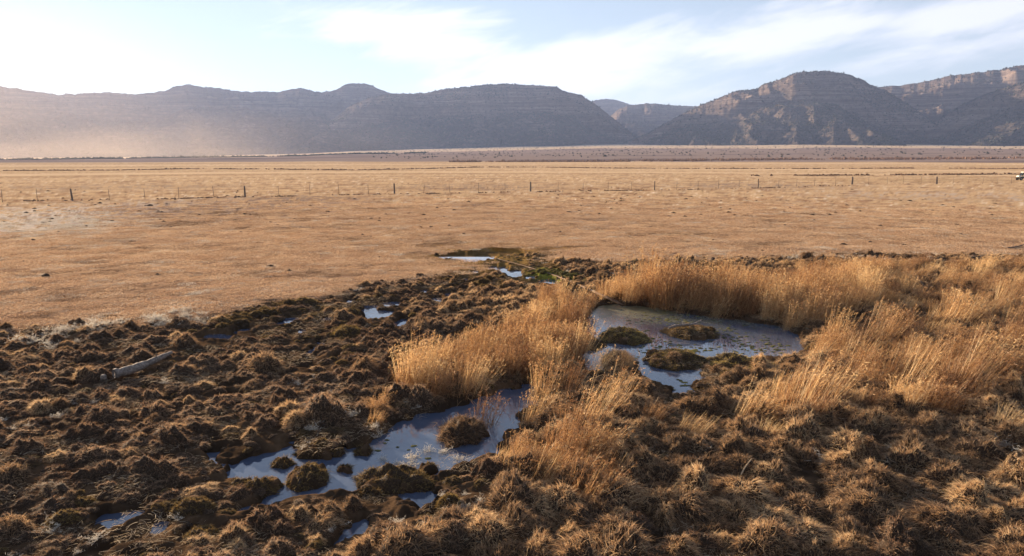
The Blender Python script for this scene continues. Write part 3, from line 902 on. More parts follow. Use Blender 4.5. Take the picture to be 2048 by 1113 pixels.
# bare trodden mud in the left middle
tip = (Vv < 536) & (U > 840) & (U < 1110)
k &= ~(tip & (rng.random(len(X)) < .8))
k &= ~((np.hypot((U - 280) / 170, (Vv - 690) / 22) < 1) & (rng.random(len(X)) < .7))
X, Y, Zg, U, Vv, wdt, mdt = X[k], Y[k], Zg[k], U[k], Vv[k], wdt[k], mdt[k]
n = len(X)
shagness = sstep(780, 1050, U + 120 * perlin(X / 3, Y / 3, 403)) + .15
shagness = np.where((U > 640) & (Vv > 1000), .7, shagness)
kind = np.where(rng.random(n) < shagness, 1, 0)
mossy = (wdt < .35) & (rng.random(n) < .30) | ((np.hypot((U - 600) / 170, (Vv - 640) / 40) < 1) & (rng.random(n) < .5)) | ((np.hypot((U - 1000) / 130, (Vv - 540) / 35) < 1) & (rng.random(n) < .6))
kind = np.where(mossy, 2, kind)
grn = (np.hypot((U - 1105) / 52, (Vv - 550) / 11) < 1)
kind = np.where(grn, 3, kind)
idx = np.where(kind == 0, rng.integers(0, 9, n), np.where(kind == 1, rng.integers(9, 18, n), np.where(kind == 2, rng.integers(18, 23, n), rng.integers(23, 25, n))))
bigz = (U > 950) & (Vv > 770)
sc = np.where(bigz, .78, .60) * np.exp(rng.normal(0, np.where(bigz, .26, .30), n)) * np.clip(.55 + .8 * (wdt.clip(0, .8)), .55, 1.05)
sc *= np.where(mdt > -.8, .75, 1.0) * np.where(mdt > .0, np.clip(.75 - .4 * mdt, .3, 1), 1.0) * np.where(Vv < 600, .85, 1) * np.where((kind == 1), 1.04, .97)
sc = np.clip(sc, .25, 1.25)
sc = np.where((Vv < 540) & (U > 840) & (U < 1110), sc * .5, sc)
scl = np.stack([sc * rng.uniform(.85, 1.45, n), sc * rng.uniform(.85, 1.1, n), sc * rng.uniform(.6, 1.3, n)], -1)
scl[:, 2] *= 1.15 * np.where((U < 700) & (Vv < 800), .8, 1.0) * np.where((U < 430) & (Vv > 800), .8, 1.0)
rot = np.stack([rng.normal(0, .07, n), rng.normal(0, .07, n), rng.uniform(-.6, .6, n) + np.where(rng.random(n) < .5, 0, PI * (kind == 0))], -1)
P = np.stack([X, Y, Zg - .03], -1)
inview = (U > -30) & (U < 2078) & (Vv < 1150)
size = np.where(inview, sc / np.hypot(X, Y), 0)
order = np.argsort(-size)
near, rest = order[:300], order[300:]


def zone(u, v, kd):
    if kd == 2: return ('mossy ochre grass hummock at the edge of the lower pond', 'mossy hummocks beside the lower pond') if u < 1150 else ('mossy ochre grass hummock among the dry grass right of the lower pond', 'mossy hummocks right of the lower pond')
    if u < 430: return ('dark brown rounded grass hummock in the bottom left corner, left of the lower pond', 'hummocks left of the lower pond')
    if u < 1000:
        return ('brown fuzzy grass hummock in the strip of mud in front of the lower pond', 'brown hummocks in front of the lower pond') if kd == 0 else ('shaggy straw coloured hummock in the strip of mud in front of the lower pond', 'shaggy hummocks in front of the lower pond')
    if u < 1500:
        return ('short brown grass hummock in the bottom middle, right of the lower pond', 'brown hummocks bottom middle') if kd == 0 else ('shaggy russet grass hummock in the bottom middle, right of the lower pond', 'shaggy hummocks bottom middle')
    return ('short brown grass hummock in the bottom right corner', 'brown hummocks bottom right') if kd == 0 else ('shaggy golden tipped grass hummock in the bottom right corner', 'shaggy hummocks bottom right')


def inst(src, name, p, r, s, **kw):
    o = bpy.data.objects.new(name, src.data)
    COL.objects.link(o); o.location = p; o.rotation_euler = r; o.scale = s
    return tag(o, **kw)


for i in near:
    l, g = zone(U[i], Vv[i], kind[i])
    inst(TUSS[idx[i]], 'grass_hummock', P[i], rot[i], scl[i], label=l, cat='grass hummock', group=g)
scatter('hummock_cover', c_tuss, P[rest], rot[rest], scl[rest], idx[rest], 'dense cover of brown grass hummocks over the whole marsh behind the nearest ones', 'grass hummocks')

rgq = np.random.default_rng(888); nq = 6500
rq = 6 + 32 * rgq.random(nq) ** .8; aq = rgq.uniform(-.74, .74, nq); xq, yq = rq * np.sin(aq), rq * np.cos(aq)
zq, mq, wq = ground_z(xq, yq); kq = (mq < -.1) & (wq > -.01); xq, yq, zq = xq[kq], yq[kq], zq[kq]; uq, vq = project(xq, yq, zq); nq = len(xq)
iq = np.where(rgq.random(nq) < .25, rgq.integers(18, 23, nq), np.where(rgq.random(nq) < sstep(800, 1200, uq), rgq.integers(9, 18, nq), rgq.integers(0, 9, nq)))
sq = rgq.uniform(.15, .38, nq)
scatter('low_sod_cover', c_tuss, np.stack([xq, yq, zq - .02], -1), np.stack([rgq.normal(0, .15, nq), rgq.normal(0, .15, nq), rgq.uniform(0, 6.28, nq)], -1),
        np.stack([sq * rgq.uniform(.9, 1.8, nq), sq, sq * rgq.uniform(.5, 1.1, nq)], -1), iq, 'small sods and moss filling the muddy gaps between the hummocks', 'sods')

# ---- islets
for q, ((u, v, ru, rv, h, kd, lab), (cx, cy, rx, ry)) in enumerate(zip(ISLES, ISLE_W)):
    rg = np.random.default_rng(900 + q); a = Acc()
    hh = h * .8
    f = dome(a, rx * 1.12, ry * 1.12, hh, 25, q * 1.7, 0, rough=.35, skirt=.12)
    nb = int(min(5200, 2600 * rx * ry * PI * 1.6 + 300))
    x, y = pts_in_disc(nb, rg, .48); p, nn = f(x, y)
    dry = kd == 'shag'
    ribbons(a, p, blade_dirs(nn, rg, .35, .5, .1), rg.uniform(.03, .08, nb) * (2.0 if dry else 1.0), .007, 2, rg.uniform(.1, .9, nb), rg.beta(2, 2, nb), 1, .3, rg)
    k2 = nb // 8
    x, y = pts_in_disc(k2, rg, .3); p, nn = f(x, y)
    ribbons(a, p, blade_dirs(nn, rg, .5, .5), rg.uniform(.08, .17, k2), .005, 3, .6, rg.uniform(.4, 1, k2), 1, .3, rg)
    o = a.build('grass_islet', [M['peat'], M['tuss_shag'] if dry else (M['islet_gold'] if (v > 700 and v < 760) or q == 0 else M['tuss_moss'])])
    o.location = (cx, cy, -.02)
    tag(o, lab, 'islet')

# ---- reeds
reeds = [reed_clump(1000, 85, (.8, 1.5), .20), reed_clump(1001, 85, (.75, 1.4), .30), reed_clump(1002, 70, (.9, 1.65), .16), reed_clump(1003, 130, (.7, 1.15), .34),
         reed_clump(1004, 110, (.8, 1.3), .12, leaf=2.4), reed_clump(1005, 70, (1.0, 1.6), .45, rad=.28)]
grassy = [reed_clump(1010 + i, 150, (.45, .95), .4, rad=.36, heads=(i == 1), leaf=1.2) for i in range(3)]
REEDS = reeds + grassy
c_reed = source('reed_source', REEDS)


def in_poly_pts(uv, z, sp, seed, jit=.5):
    W_ = np.array([at(u, v, z) for u, v in uv]); rg = np.random.default_rng(seed)
    x0, y0 = W_.min(0); x1, y1 = W_.max(0)
    X, Y = np.meshgrid(np.arange(x0, x1, sp), np.arange(y0, y1, sp))
    X = (X + rg.uniform(-jit, jit, X.shape) * sp).ravel(); Y = (Y + rg.uniform(-jit, jit, Y.shape) * sp).ravel()
    d = poly_sdf(X + .25 * fbm(X, Y, 2, seed), Y + .25 * fbm(X, Y, 2, seed + 4), W_)
    k = d < 0
    return X[k], Y[k], rg


def bed(name, uv, sp, seed, ids, smin, smax, label, drop=.0, water_ok=-.35, hs=1.0):
    X, Y, rg = in_poly_pts(uv, .05, sp, seed)
    z, _, w = ground_z(X, Y)
    k = (w > water_ok) & (fbm(X * .8, Y * .8, 2, seed + 9) > drop - .5)
    X, Y, z = X[k], Y[k], z[k]; n = len(X)
    s = rg.uniform(smin * .8, smax * 1.05, n) * (1 + .35 * fbm(X / 1.5, Y / 1.5, 2, seed + 2))
    scatter(name, c_reed, np.stack([X, Y, np.maximum(z, -.08)], -1), np.stack([rg.normal(0, .08, n), rg.normal(0, .1, n), rg.normal(0, .35, n)], -1),
            np.stack([s, s, s * hs * rg.uniform(.85, 1.15, n)], -1), rg.choice(ids, n), label, 'reeds')


bed('reed_bed', [(790, 778), (850, 796), (935, 798), (1000, 762), (1085, 754), (1150, 738), (1158, 705), (1120, 690), (1060, 672), (985, 700), (900, 715), (830, 745)], .40, 1101,
    [0, 1, 2, 4, 3], .68, .95, 'broad bed of copper reeds on the left bank, between the upper and lower ponds', .05, hs=.78)
bed('reed_bed', [(1000, 668), (1090, 690), (1150, 696), (1160, 650), (1172, 612), (1110, 606), (1050, 622)], .42, 1102, [1, 3, 4], .45, .72,
    'reddish reeds beside the left end of the upper pond, behind the broad bed', .15)
bed('reed_bed', [(1190, 606), (1240, 606), (1300, 612), (1400, 632), (1480, 641), (1550, 644), (1565, 620), (1530, 592), (1400, 590), (1300, 585), (1220, 590)], .38, 1103,
    [0, 2, 1, 4], .72, 1.02, 'tall dense reed bed along the far bank of the upper pond', -.2)
bed('reed_bed', [(1555, 654), (1600, 662), (1645, 650), (1720, 630), (1810, 610), (1830, 575), (1700, 560), (1570, 580), (1550, 620)], .45, 1104,
    [0, 1, 3, 4, 6], .6, .92, 'reed bed running right from the upper pond, behind the golden tufts', .05)
bed('dry_grass_bed', [(1645, 735), (1740, 770), (1860, 760), (1930, 720), (2100, 720), (2048, 600), (1850, 600), (1780, 640), (1680, 665)], .62, 1105,
    [5, 6, 7, 8, 3], .55, .9, 'loose wind-blown dry grass right of the upper pond', .42)
bed('dry_grass_bed', [(1190, 850), (1300, 880), (1450, 880), (1650, 860), (1850, 840), (2048, 800), (2048, 720), (1900, 730), (1700, 760), (1640, 745), (1590, 795), (1480, 820), (1400, 850), (1300, 860)], .58, 1106,
    [6, 7, 8, 5], .6, 1.0, 'leaning pale dry grass in front of the upper pond', .42)
bed('dry_grass_bed', [(1850, 595), (2100, 600), (2100, 535), (1700, 532), (1560, 540), (1640, 560), (1780, 570)], .75, 1107,
    [6, 7, 8, 3], .45, .8, 'low scattered dry grass along the far right bank of the marsh', .15)
bed('dry_grass_bed', [(1010, 960), (1180, 1010), (1230, 960), (1220, 880), (1160, 850), (1100, 880), (1040, 920)], .42, 1108,
    [6, 7, 8, 3], .45, .85, 'tangled dry grass on the spit between the lower pond and the hummocks', .35)
bed('dry_grass_bed', [(680, 870), (780, 850), (800, 800), (760, 790), (700, 830)], .5, 1109, [6, 7, 8], .4, .6, 'flattened pale grass at the left foot of the broad reed bed', .1)

TUFTS = [
    (968, 846, 0, .62, 'slender reed tuft on the shaggy islet in the lower pond'),
    (1060, 850, 1, .7, 'tall reed tuft standing in the narrow arm of the lower pond'),
    (1085, 800, 4, .8, 'reed tuft at the far edge of the lower pond where the broad bed ends'),
    (1135, 790, 1, .75, 'reed tuft just right of the lower pond arm, behind the leaning tuft'),
    (1165, 870, 5, .9, 'leaning golden reed tuft on the spit right of the lower pond'),
    (1120, 930, 3, .7, 'short bushy reed tuft on the spit, below the leaning tuft'),
    (1160, 1005, 8, .9, 'isolated bright straw tuft in front of the spit, nearest to the camera'),
    (1010, 945, 6, .55, 'pale flattened straw tuft at the right end of the lower pond'),
    (1215, 835, 5, .8, 'bent reed tuft behind the spit, left of the near pond arm'),
    (1245, 745, 3, .45, 'small brown reed tuft on the shaggy islet in the upper pond'),
    (1195, 752, 1, .55, 'thin reed tuft at the lower left corner of the upper pond'),
    (1630, 722, 1, .72, 'golden reed tuft nearest the right end of the upper pond'),
    (1668, 690, 0, .85, 'upright golden reed tuft behind the right end of the upper pond'),
    (1725, 705, 5, .95, 'strongly leaning bright golden tuft right of the upper pond'),
    (1770, 690, 1, 1.0, 'tallest golden reed tuft right of the upper pond'),
    (1705, 735, 8, 1.1, 'broad splayed straw tuft below the tallest golden tuft'),
    (1590, 800, 5, .8, 'long stemmed straw tuft in front of the upper pond, left one of a leaning pair'),
    (1660, 805, 5, .75, 'long stemmed straw tuft in front of the upper pond, right one of a leaning pair'),
    (1480, 850, 5, .72, 'slanting straw tuft at the near tip of the upper pond'),
    (1830, 740, 8, .95, 'straw tuft bending right in the loose grass at the right'),
    (1990, 585, 3, .7, 'round golden tuft near the right edge, on the far bank'),
    (1885, 640, 1, .8, 'copper reed tuft beside the slanted dark stick'),
    (1340, 590, 2, 1.05, 'highest golden plume of reeds on the far bank of the upper pond'),
    (1075, 660, 4, .8, 'greyish bushy reed column at the left bank of the upper pond'),
    (870, 800, 3, .7, 'reed tuft bowing over the far edge of the lower pond'),
    (2010, 870, 8, .7, 'dry straw tuft at the right edge above the hummocks'),
    (1530, 880, 8, .55, 'low straw tuft on top of the hummocks in the right foreground'),
    (1145, 905, 0, .8, 'upright reed tuft in the middle of the spit between the leaning and the bushy tuft'),
    (1080, 965, 8, .85, 'splayed straw tuft left of the isolated bright tuft, nearest the lower pond'),
    (1300, 850, 8, .6, 'low dry tuft between the hummocks left of the near pond tip'),
]
for (u, v, k, s, lab) in TUFTS:
    x, y = at(u, v, .05); z = float(ground_z(np.array([x]), np.array([y]))[0][0])
    inst(REEDS[k], 'reed_tuft', (x, y, max(z, -.06)), (0, 0, R_.uniform(-.3, .3)), (s, s, s), label=lab, cat='reed tuft')

# ---- pale dead weeds
weeds = [weed(1200 + i, 22 + 4 * (i % 3), .22 + .05 * (i % 3)) for i in range(5)]
spots = []
def wl(uv, n, spread, seed, sc, label, group):
    rg = np.random.default_rng(seed)
    W_ = np.array([at(u, v, .1) for u, v in uv]); L = np.r_[0, np.cumsum(np.hypot(*np.diff(W_, axis=0).T))]
    for s in rg.random(n) * L[-1]:
        x = np.interp(s, L, W_[:, 0]) + rg.normal(0, spread); y = np.interp(s, L, W_[:, 1]) + rg.normal(0, spread)
        z, _, w_ = ground_z(np.array([x]), np.array([y]))
        q = sc * rg.uniform(.6, 1.3)
        inst(weeds[rg.integers(5)], 'dead_weed', (x, y, max(float(z[0]), -.01)), (0, 0, rg.uniform(0, 6)), (q, q, q * rg.uniform(.7, 1)), label=label, cat='dead weed', group=group)
wl([(75, 690), (130, 672), (190, 655), (270, 645), (340, 640), (385, 648)], 60, .45, 1301, .95, 'pale bleached dead weed in the row along the left edge of the marsh', 'bleached weeds along the marsh edge')
wl([(20, 830), (120, 825), (200, 800), (330, 800)], 14, .7, 1302, .5, 'small pale dead weed among the dark hummocks at the far left', 'pale weeds in the left hummocks')
wl([(60, 1050), (110, 1050), (250, 1100), (350, 1020)], 9, .35, 1303, .5, 'pale twiggy weed among the hummocks at the bottom left corner', 'weeds bottom left')
wl([(520, 1050), (600, 1040), (780, 1020), (850, 1050), (990, 1000)], 12, .4, 1304, .5, 'whitish twiggy weed in the mud in front of the lower pond', 'weeds in front of the lower pond')
wl([(720, 935), (775, 915), (800, 925), (860, 862), (905, 915)], 9, .12, 1305, .55, 'frail pale weed standing in the water of the lower pond', 'weeds standing in the lower pond')
wl([(1150, 540), (1250, 540), (1450, 528), (1600, 525), (1800, 520), (2040, 520)], 44, .8, 1306, 1.0, 'greyish dead weed on the far right bank of the marsh', 'weeds on the far bank')
wl([(560, 720), (640, 760), (700, 850), (650, 900)], 12, .8, 1307, .7, 'pale weed in the hummocks left of the broad reed bed', 'weeds left of the reeds')
wl([(1300, 960), (1500, 900), (1700, 880), (1950, 860), (2030, 950)], 16, .9, 1308, .8, 'pale wiry weed among the shaggy hummocks at the right', 'weeds in the right hummocks')

# ---- pale tufts and turf of the dry field
c_turf = source('turf_source', [turf(1400 + i) for i in range(4)] + [turf(1410 + i, 120, .3, (.04, .10), 'pale', .009) for i in range(2)] + [turf(1420 + i, 300, .5, (.02, .06), 'field_dark', .012) for i in range(2)])
n = 34000
rr = 14 + (95 - 14) * rng.random(n) ** 1.25; aa = rng.uniform(-.76, .76, n)
X, Y = rr * np.sin(aa), rr * np.cos(aa)
z, mdt, wdt = ground_z(X, Y)
mdt = np.where(rr > 47.5, 5, mdt)
k = (mdt > -.2 + .3 * rng.normal(size=n)) & (wdt > .05) & (rng.random(n) > .15 + .8 * sstep(45, 95, rr))
X, Y, z, mdt = X[k], Y[k], z[k], mdt[k]; n = len(X)
U, Vv = project(X, Y, z)
pale_p = .03 + .16 * np.clip(fbm(X / 3, Y / 2, 3, 421), 0, 1) + .22 * np.exp(-((U - 330) / 300) ** 2 - ((Vv - 580) / 35) ** 2) + 1.6 * np.exp(-((U - 60) / 180) ** 2 - ((Vv - 442) / 30) ** 2)
idx = np.where(rng.random(n) < pale_p, rng.integers(4, 6, n), rng.integers(0, 4, n))
s = rng.uniform(.6, 1.3, n) * np.clip(np.hypot(X, Y) / 30, 1, 2)
dk_p = np.clip(fbm(X / 6, Y / 2.2, 5, 431, .7) * 2.0 + .12 * (np.hypot(X, Y) < 40), 0, .9)
white_p = np.clip(fbm(X / 2.5, Y / 1.2, 4, 441, .7) * 2.0 - .45, 0, .6)
idx = np.where(rng.random(n) < white_p, rng.integers(4, 6, n), idx)
pale_p = np.maximum(pale_p, white_p * .0)
dk_p = dk_p + .8 * np.exp(-((U - 330) / 260) ** 2 - ((Vv - 425) / 20) ** 2)
idx = np.where(rng.random(n) < pale_p, idx, np.where(rng.random(n) < dk_p, rng.integers(6, 8, n), idx))
scatter('field_grass', c_turf, np.stack([X, Y, z], -1), np.stack([z * 0, z * 0, rng.uniform(0, 6.28, n)], -1), np.stack([s, s, np.minimum(s, 1.2) * rng.uniform(.5, 1.1, n)], -1), idx,
        'short dry golden grass covering the grazed field', 'grass')

c_lit = source('litter_source', [litter(1500 + i) for i in range(4)])
n = 1500
rr = 6 + 26 * rng.random(n) ** .7; aa = rng.uniform(-.72, .72, n)
X, Y = rr * np.sin(aa), rr * np.cos(aa)
z, mdt, wdt = ground_z(X, Y)
k = (mdt < 0) & (wdt > .02)
U, Vv = project(X, Y, z)
k &= rng.random(n) < np.where(U > 1000, .5, .35)
X, Y, z = X[k], Y[k], z[k]; n = len(X)
scatter('straw_litter', c_lit, np.stack([X, Y, z + rng.uniform(-.01, .06, n)], -1), np.stack([z * 0, z * 0, rng.uniform(-1, 1, n)], -1), np.ones((n, 3)) * rng.uniform(.6, 1.2, n)[:, None],
        rng.integers(0, 4, n), 'fallen straw and dead leaves strewn between the hummocks', 'straw')

# ---- floating weed on the ponds
rg = np.random.default_rng(1600); a = Acc()
cand = []
for (u, v, su, sv, n) in [(1500, 690, 60, 18, 70), (1300, 690, 45, 22, 60), (1540, 700, 40, 14, 40), (1380, 700, 50, 8, 40), (1450, 665, 60, 12, 60), (1330, 640, 70, 12, 60), (780, 900, 60, 30, 7), (1370, 770, 30, 14, 10)]:
    for _ in range(n):
        cand.append(at(u + rg.normal() * su * .6, v + rg.normal() * sv * .6, 0))
for x, y in cand:
    if water_sdf(np.array([x]), np.array([y]))[0] > -.06: continue
    r = rg.uniform(.012, .055); kk = 8; th = np.arange(kk) * 2 * PI / kk
    q = r * rg.uniform(.6, 1.3, kk)
    ring = np.stack([x + q * np.cos(th) * 1.5, y + q * np.sin(th), np.full(kk, .006)], -1)
    top = np.stack([x + q * np.cos(th) * .9, y + q * np.sin(th) * .6, np.full(kk, .012)], -1)
    Q = [(i, (i + 1) % kk, kk + (i + 1) % kk, kk + i) for i in range(kk)] + [(8, 9, 10, 11), (8, 11, 12, 15), (12, 13, 14, 15)]
    a.add(np.vstack([ring, top]), Q, rg.random(), 0)
fw = a.build('floating_weed', [M['tuss_green']]); tag(fw, 'flecks of green and brown waterweed floating on the ponds', 'waterweed', kind='stuff')

# ---- wood lying about
def wood(name, pts, rad, mat, label, cat, k=9, noise=.15, extra=()):
    a = Acc(); rg = np.random.default_rng(len(label))
    pts = np.array(pts, float); n = max(10, len(pts) * 5)
    t = np.linspace(0, len(pts) - 1, n); ti = np.arange(len(pts))
    C_ = np.stack([np.interp(t, ti, pts[:, i]) for i in range(3)], -1)
    ker = np.array([1, 2, 3, 2, 1.]) / 9
    C2 = np.stack([np.convolve(np.pad(C_[:, i], 2, mode='reflect', reflect_type='odd'), ker, 'valid') for i in range(3)], -1)
    rr_ = np.interp(t, ti, rad) * (1 + noise * rg.normal(size=n) * .5)
    o0 = C2.mean(0); o0[2] = C2[:, 2].min()
    tube(a, C2 - o0, rr_, k)
    for (i, d, L, r0) in extra:
        p0 = C2[int(i * (n - 1))] - o0; d = np.array(d, float)
        tube(a, [p0, p0 + d * L * .5, p0 + d * L + np.array([0, 0, .02])], [r0, r0 * .8, r0 * .3], 6)
    o = a.build(name, [mat], smooth=True); o.location = o0
    return tag(o, label, cat)


def gz1(x, y): return float(ground_z(np.array([x]), np.array([y]))[0][0])
def P3(u, v, h, dz=0.0):  # a point standing h above the ground, seen at u, v
    x, y = at(u, v, h); return (float(x), float(y), h + dz)


wood('fallen_log', [P3(228, 748, .30), P3(262, 740, .30), P3(292, 728, .30), P3(318, 717, .33), P3(343, 705, .38)], [.105, .10, .085, .07, .04], M['bleach'],
     'curved bleached grey log lying on the dark hummocks at the left', 'log', noise=.16, extra=[(.45, (.3, -.5, -.3), .2, .03), (.7, (.4, .1, .8), .16, .022), (.25, (-.2, .3, .7), .10, .028)])
wood('stump', [P3(208, 772, .0), P3(209, 764, .10), P3(207, 755, .28), P3(207, 750, .34)], [.075, .07, .062, .05], M['bleach'], 'short bleached upright stump at the left end of the grey log', 'stump')
wood('fallen_pole', [P3(975, 513, .14), P3(1030, 527, .15), P3(1095, 546, .13), P3(1150, 567, .22), P3(1200, 589, .32), P3(1246, 611, .10)], [.018, .022, .026, .032, .042, .045], M['pole_wood'],
     'long pale pole lying from the seep down into the left end of the upper pond', 'pole', noise=.05)
bx, by = at(1382, 666, .2)
wood('dead_branch', [P3(1336, 657, .24), P3(1350, 652, .30), P3(1372, 650, .31), P3(1390, 648, .32), P3(1404, 640, .40)], [.03, .04, .035, .028, .018], M['bleach'],
     'bleached branch lying across the dark islet in the upper pond', 'branch', extra=[(.6, (.1, -.3, -.5), .25, .02), (.45, (.1, .1, .8), .12, .012), (.75, (.8, -.2, -.2), .2, .012)])
x, y = at(1860, 590, .1)
wood('slanted_stick', [(x, y, .12), (x - .28, y + .05, .5), (x - .52, y + .1, .83)], [.025, .022, .016], M['wood'], 'thin dark stick slanting up out of the grass at the right', 'stick')
x, y = at(1464, 546, .1)
wood('slanted_stick', [(x, y, .12), (x + .12, y, .5), (x + .2, y, .72)], [.016, .014, .01], M['wood'], 'small leaning stick on the far bank above the tall reed bed', 'stick')
wood('fallen_branch', [P3(1998, 491, .24), P3(2016, 496, .25), P3(2032, 494, .26), P3(2056, 488, .30)], [.012, .03, .035, .03], M['wood'],
     'crooked grey branch lying on the field at the right edge', 'branch', extra=[(.3, (-.4, .5, .5), .5, .012), (.6, (.2, .5, .6), .4, .012)])
wood('bent_stick', [P3(1482, 950, .25), P3(1490, 935, .33), P3(1503, 918, .42)], [.012, .011, .008], M['straw'], 'short yellow bent stick between the hummocks in the right foreground', 'stick')

# ---- clods on the field
def clod(seed):
    rg = np.random.default_rng(seed); a = Acc(); dome(a, .16, .13, .09, 9, seed, 0, rough=.5, skirt=.03)
    for _ in range(2):
        b = Acc(); dome(b, .08, .07, .05, 7, seed + 3 + _, 0, rough=.5, skirt=.03)
        a.add(b.V[0] + [rg.uniform(-.2, .2), rg.uniform(-.12, .12), 0], b.Q[0], .5, 0)
    return a.build('dirt_clod', [M['clod']], link=False, smooth=True)
clods = [clod(1700 + i) for i in range(5)]
rg = np.random.default_rng(1750)
named = [(92, 553, 1.6), (1000, 400, 1), (1242, 398, 1.3), (1242, 402, 1.2), (1687, 489, 1.4), (1740, 484, 1.2), (862, 454, 1.2), (898, 451, 1.3), (725, 470, 1.2), (470, 441, 1.5), (1165, 398, 1), (300, 412, 2.0), (200, 407, 1.3), (1570, 451, 1.2), (1820, 402, 1.6), (1625, 431, 1.)]
for i in range(270):
    if i < len(named): u, v, s = named[i]
    else:
        v = 375 + 190 * rg.random() ** 1.3; u = rg.uniform(0, 2048); s = rg.uniform(.35, 1.2)
        if rg.random() < .5: v = rg.uniform(380, 460)
    x, y = at(u, v, .2); z, m_, _w = ground_z(np.array([x]), np.array([y]))
    if np.hypot(x, y) < 47 and m_[0] < .6: continue
    s *= .72 + .25 * (np.hypot(x, y) > 60)
    near_f = np.hypot(x, y) < 45
    inst(clods[rg.integers(5)], 'dirt_clod', (x, y, float(z[0]) - .01), (0, 0, rg.uniform(0, 6)), (s * 1.2, s, s), cat='clod',
         label='small dark clod on the golden turf between the marsh and the grey patches' if near_f else 'small dark clod on the golden field near the wire fence',
         group='clods on the near turf' if near_f else 'clods near the fence')
# low dark sods at the foot of the fence
P_ = line_pts([(0, 403), (300, 399), (500, 394.5), (640, 391.5), (800, 388.5), (1000, 385), (1340, 380.5), (1540, 376.5), (1700, 371)], .2, 1500, .5, 1801, .25, .3)
blobs('fence_line_weeds', P_, .13, .10, M['scrub'], 1802, sub=6, label='broken dark line of low weeds at the foot of the wire fence', cat='weeds')
P_ = line_pts([(1250, 530), (1400, 524), (1560, 521), (1750, 518), (2048, 518)], .2, 1500, .5, 1803, -.2, .3)
blobs('sod_line', P_, .13, .10, M['clod'], 1804, label='dark broken sods along the far bank where the turf ends', cat='sods')

# ---- wire fence
fence = empty('wire_fence', (0, 0, 0), label='long wire fence of dark wooden and thin steel posts crossing the golden field', cat='fence')
FU = [-200, 0, 75, 145, 219, 358, 490, 620, 789, 1061, 1310, 1516, 1704, 1873, 2048, 2300]; FV = [410, 405, 403, 402, 401, 397.5, 394, 391, 388, 383.5, 381, 376, 369.5, 368.5, 368.5, 368]
wooden = [(145, 25, 1.3, -.06), (490, 22, 1.5, 0), (789, 21.5, 1.5, -.02), (1061, 20, 1.6, 0), (1309, 19, 1.1, 0), (1516, 18.5, 1.1, 0), (1704, 16, 2.3, 0), (1873, 15.5, 2.3, -.05)]
thin = [5, 75, 219, 290, 358, 428, 558, 620, 678, 737, 847, 900, 957, 1010, 1116, 1166, 1216, 1263, 1353, 1396, 1437, 1478, 1557, 1593, 1629, 1671, 1737, 1774, 1806, 1842, 1906, 1936, 1965, 1994, 2022, 2052, 2082, -66]
tilt = {847: .18, 900: -.10, 428: -.06, 558: -.03, 1936: .1, 1965: .12}
base_pts = []
def fbase(u):
    v = np.interp(u, FU, FV); x, y = at(u, v, .2); return float(x), float(y), gz1(float(x), float(y)) - .05
wmesh = Acc(); tube(wmesh, [(0, 0, 0), (.005, 0, .5), (0, .006, 1.0), (.006, 0, 1.5), (0, 0, 1.62)], [.085, .08, .075, .07, .055], 9)
wsrc = wmesh.build('wooden_post', [M['wood']], smooth=True, link=False)
tmesh = Acc(); box(tmesh, (0, 0, .74), (.045, .008, 1.52)); box(tmesh, (0, .023, .74), (.008, .038, 1.52)); box(tmesh, (0, -.008, .05), (.12, .01, .12))
tsrc = tmesh.build('steel_post', [M['steel']], link=False)
for (u, hpx, th, tl) in wooden:
    x, y, z = fbase(u); o = bpy.data.objects.new('wooden_post', wsrc.data); COL.objects.link(o); o.parent = fence
    d = y * CP + CAM_H * SP; hh = hpx * d / FOC / 1.62
    o.location = (x, y, z); o.rotation_euler = (0, tl, R_.uniform(0, 6) if tl == 0 else 0); o.scale = (th, th, hh)
for u in thin:
    x, y, z = fbase(u); o = bpy.data.objects.new('steel_post', tsrc.data); COL.objects.link(o); o.parent = fence
    o.location = (x, y, z); o.rotation_euler = (0, tilt.get(u, R_.uniform(-.03, .03)), R_.uniform(-.3, .3)); o.scale = (1.0, 1.0, R_.uniform(.88, 1.02))
allu = sorted([w[0] for w in wooden] + thin)
for hgt in (.35, .68, 1.0, 1.32):
    a = Acc(); L = []
    for i, u in enumerate(allu):
        x, y, z = fbase(u); L.append((x, y + .03, z + hgt))
        if i < len(allu) - 1:
            x2, y2, z2 = fbase(allu[i + 1]); L.append(((x + x2) / 2, (y + y2) / 2 + .03, (z + z2) / 2 + hgt - .025))
    tube(a, L, .006, 4); a.build('wire', [M['steel']], parent=fence)

# ---- off-road vehicle parked beyond the fence, cut by the frame
def plain_mat(name, col, rough=.4, metal=0.0):
    m, nt, out = new_mat(name); b = N(nt, 'ShaderNodeBsdfPrincipled', Roughness=rough, Metallic=metal)
    no = N(nt, 'ShaderNodeTexNoise', Scale=3.0, Detail=5.0); r = ramp(nt, [(.3, tuple(c * .8 for c in col)), (.7, col)], no.outputs['Fac'])
    nt.links.new(r.outputs[0], b.inputs['Base Color']); nt.links.new(b.outputs[0], out.inputs[0]); return m
white = plain_mat('white_paint', (.78, .76, .72)); dk = plain_mat('dark_green_paint', (.035, .045, .035)); rub = plain_mat('tyre_rubber', (.03, .028, .026), .9); glass = plain_mat('dark_glass', (.02, .03, .04), .05)
vx, vy = at(2034, 361, .2); vz = gz1(vx, vy)
veh = empty('utility_vehicle', (vx + 1.55, vy, vz), label='dark off-road vehicle with white hood and roof beyond the fence at the right edge', cat='vehicle')
a = Acc(); box(a, (.2, 0, .62), (2.3, 1.25, .38), taper=.97); box(a, (1.05, 0, .95), (.95, 1.25, .30), taper=.96); box(a, (.15, 0, .9), (.5, 1.1, .22)); box(a, (.45, 0, 1.18), (.12, 1.1, .45))
a.build('body', [dk], parent=veh)
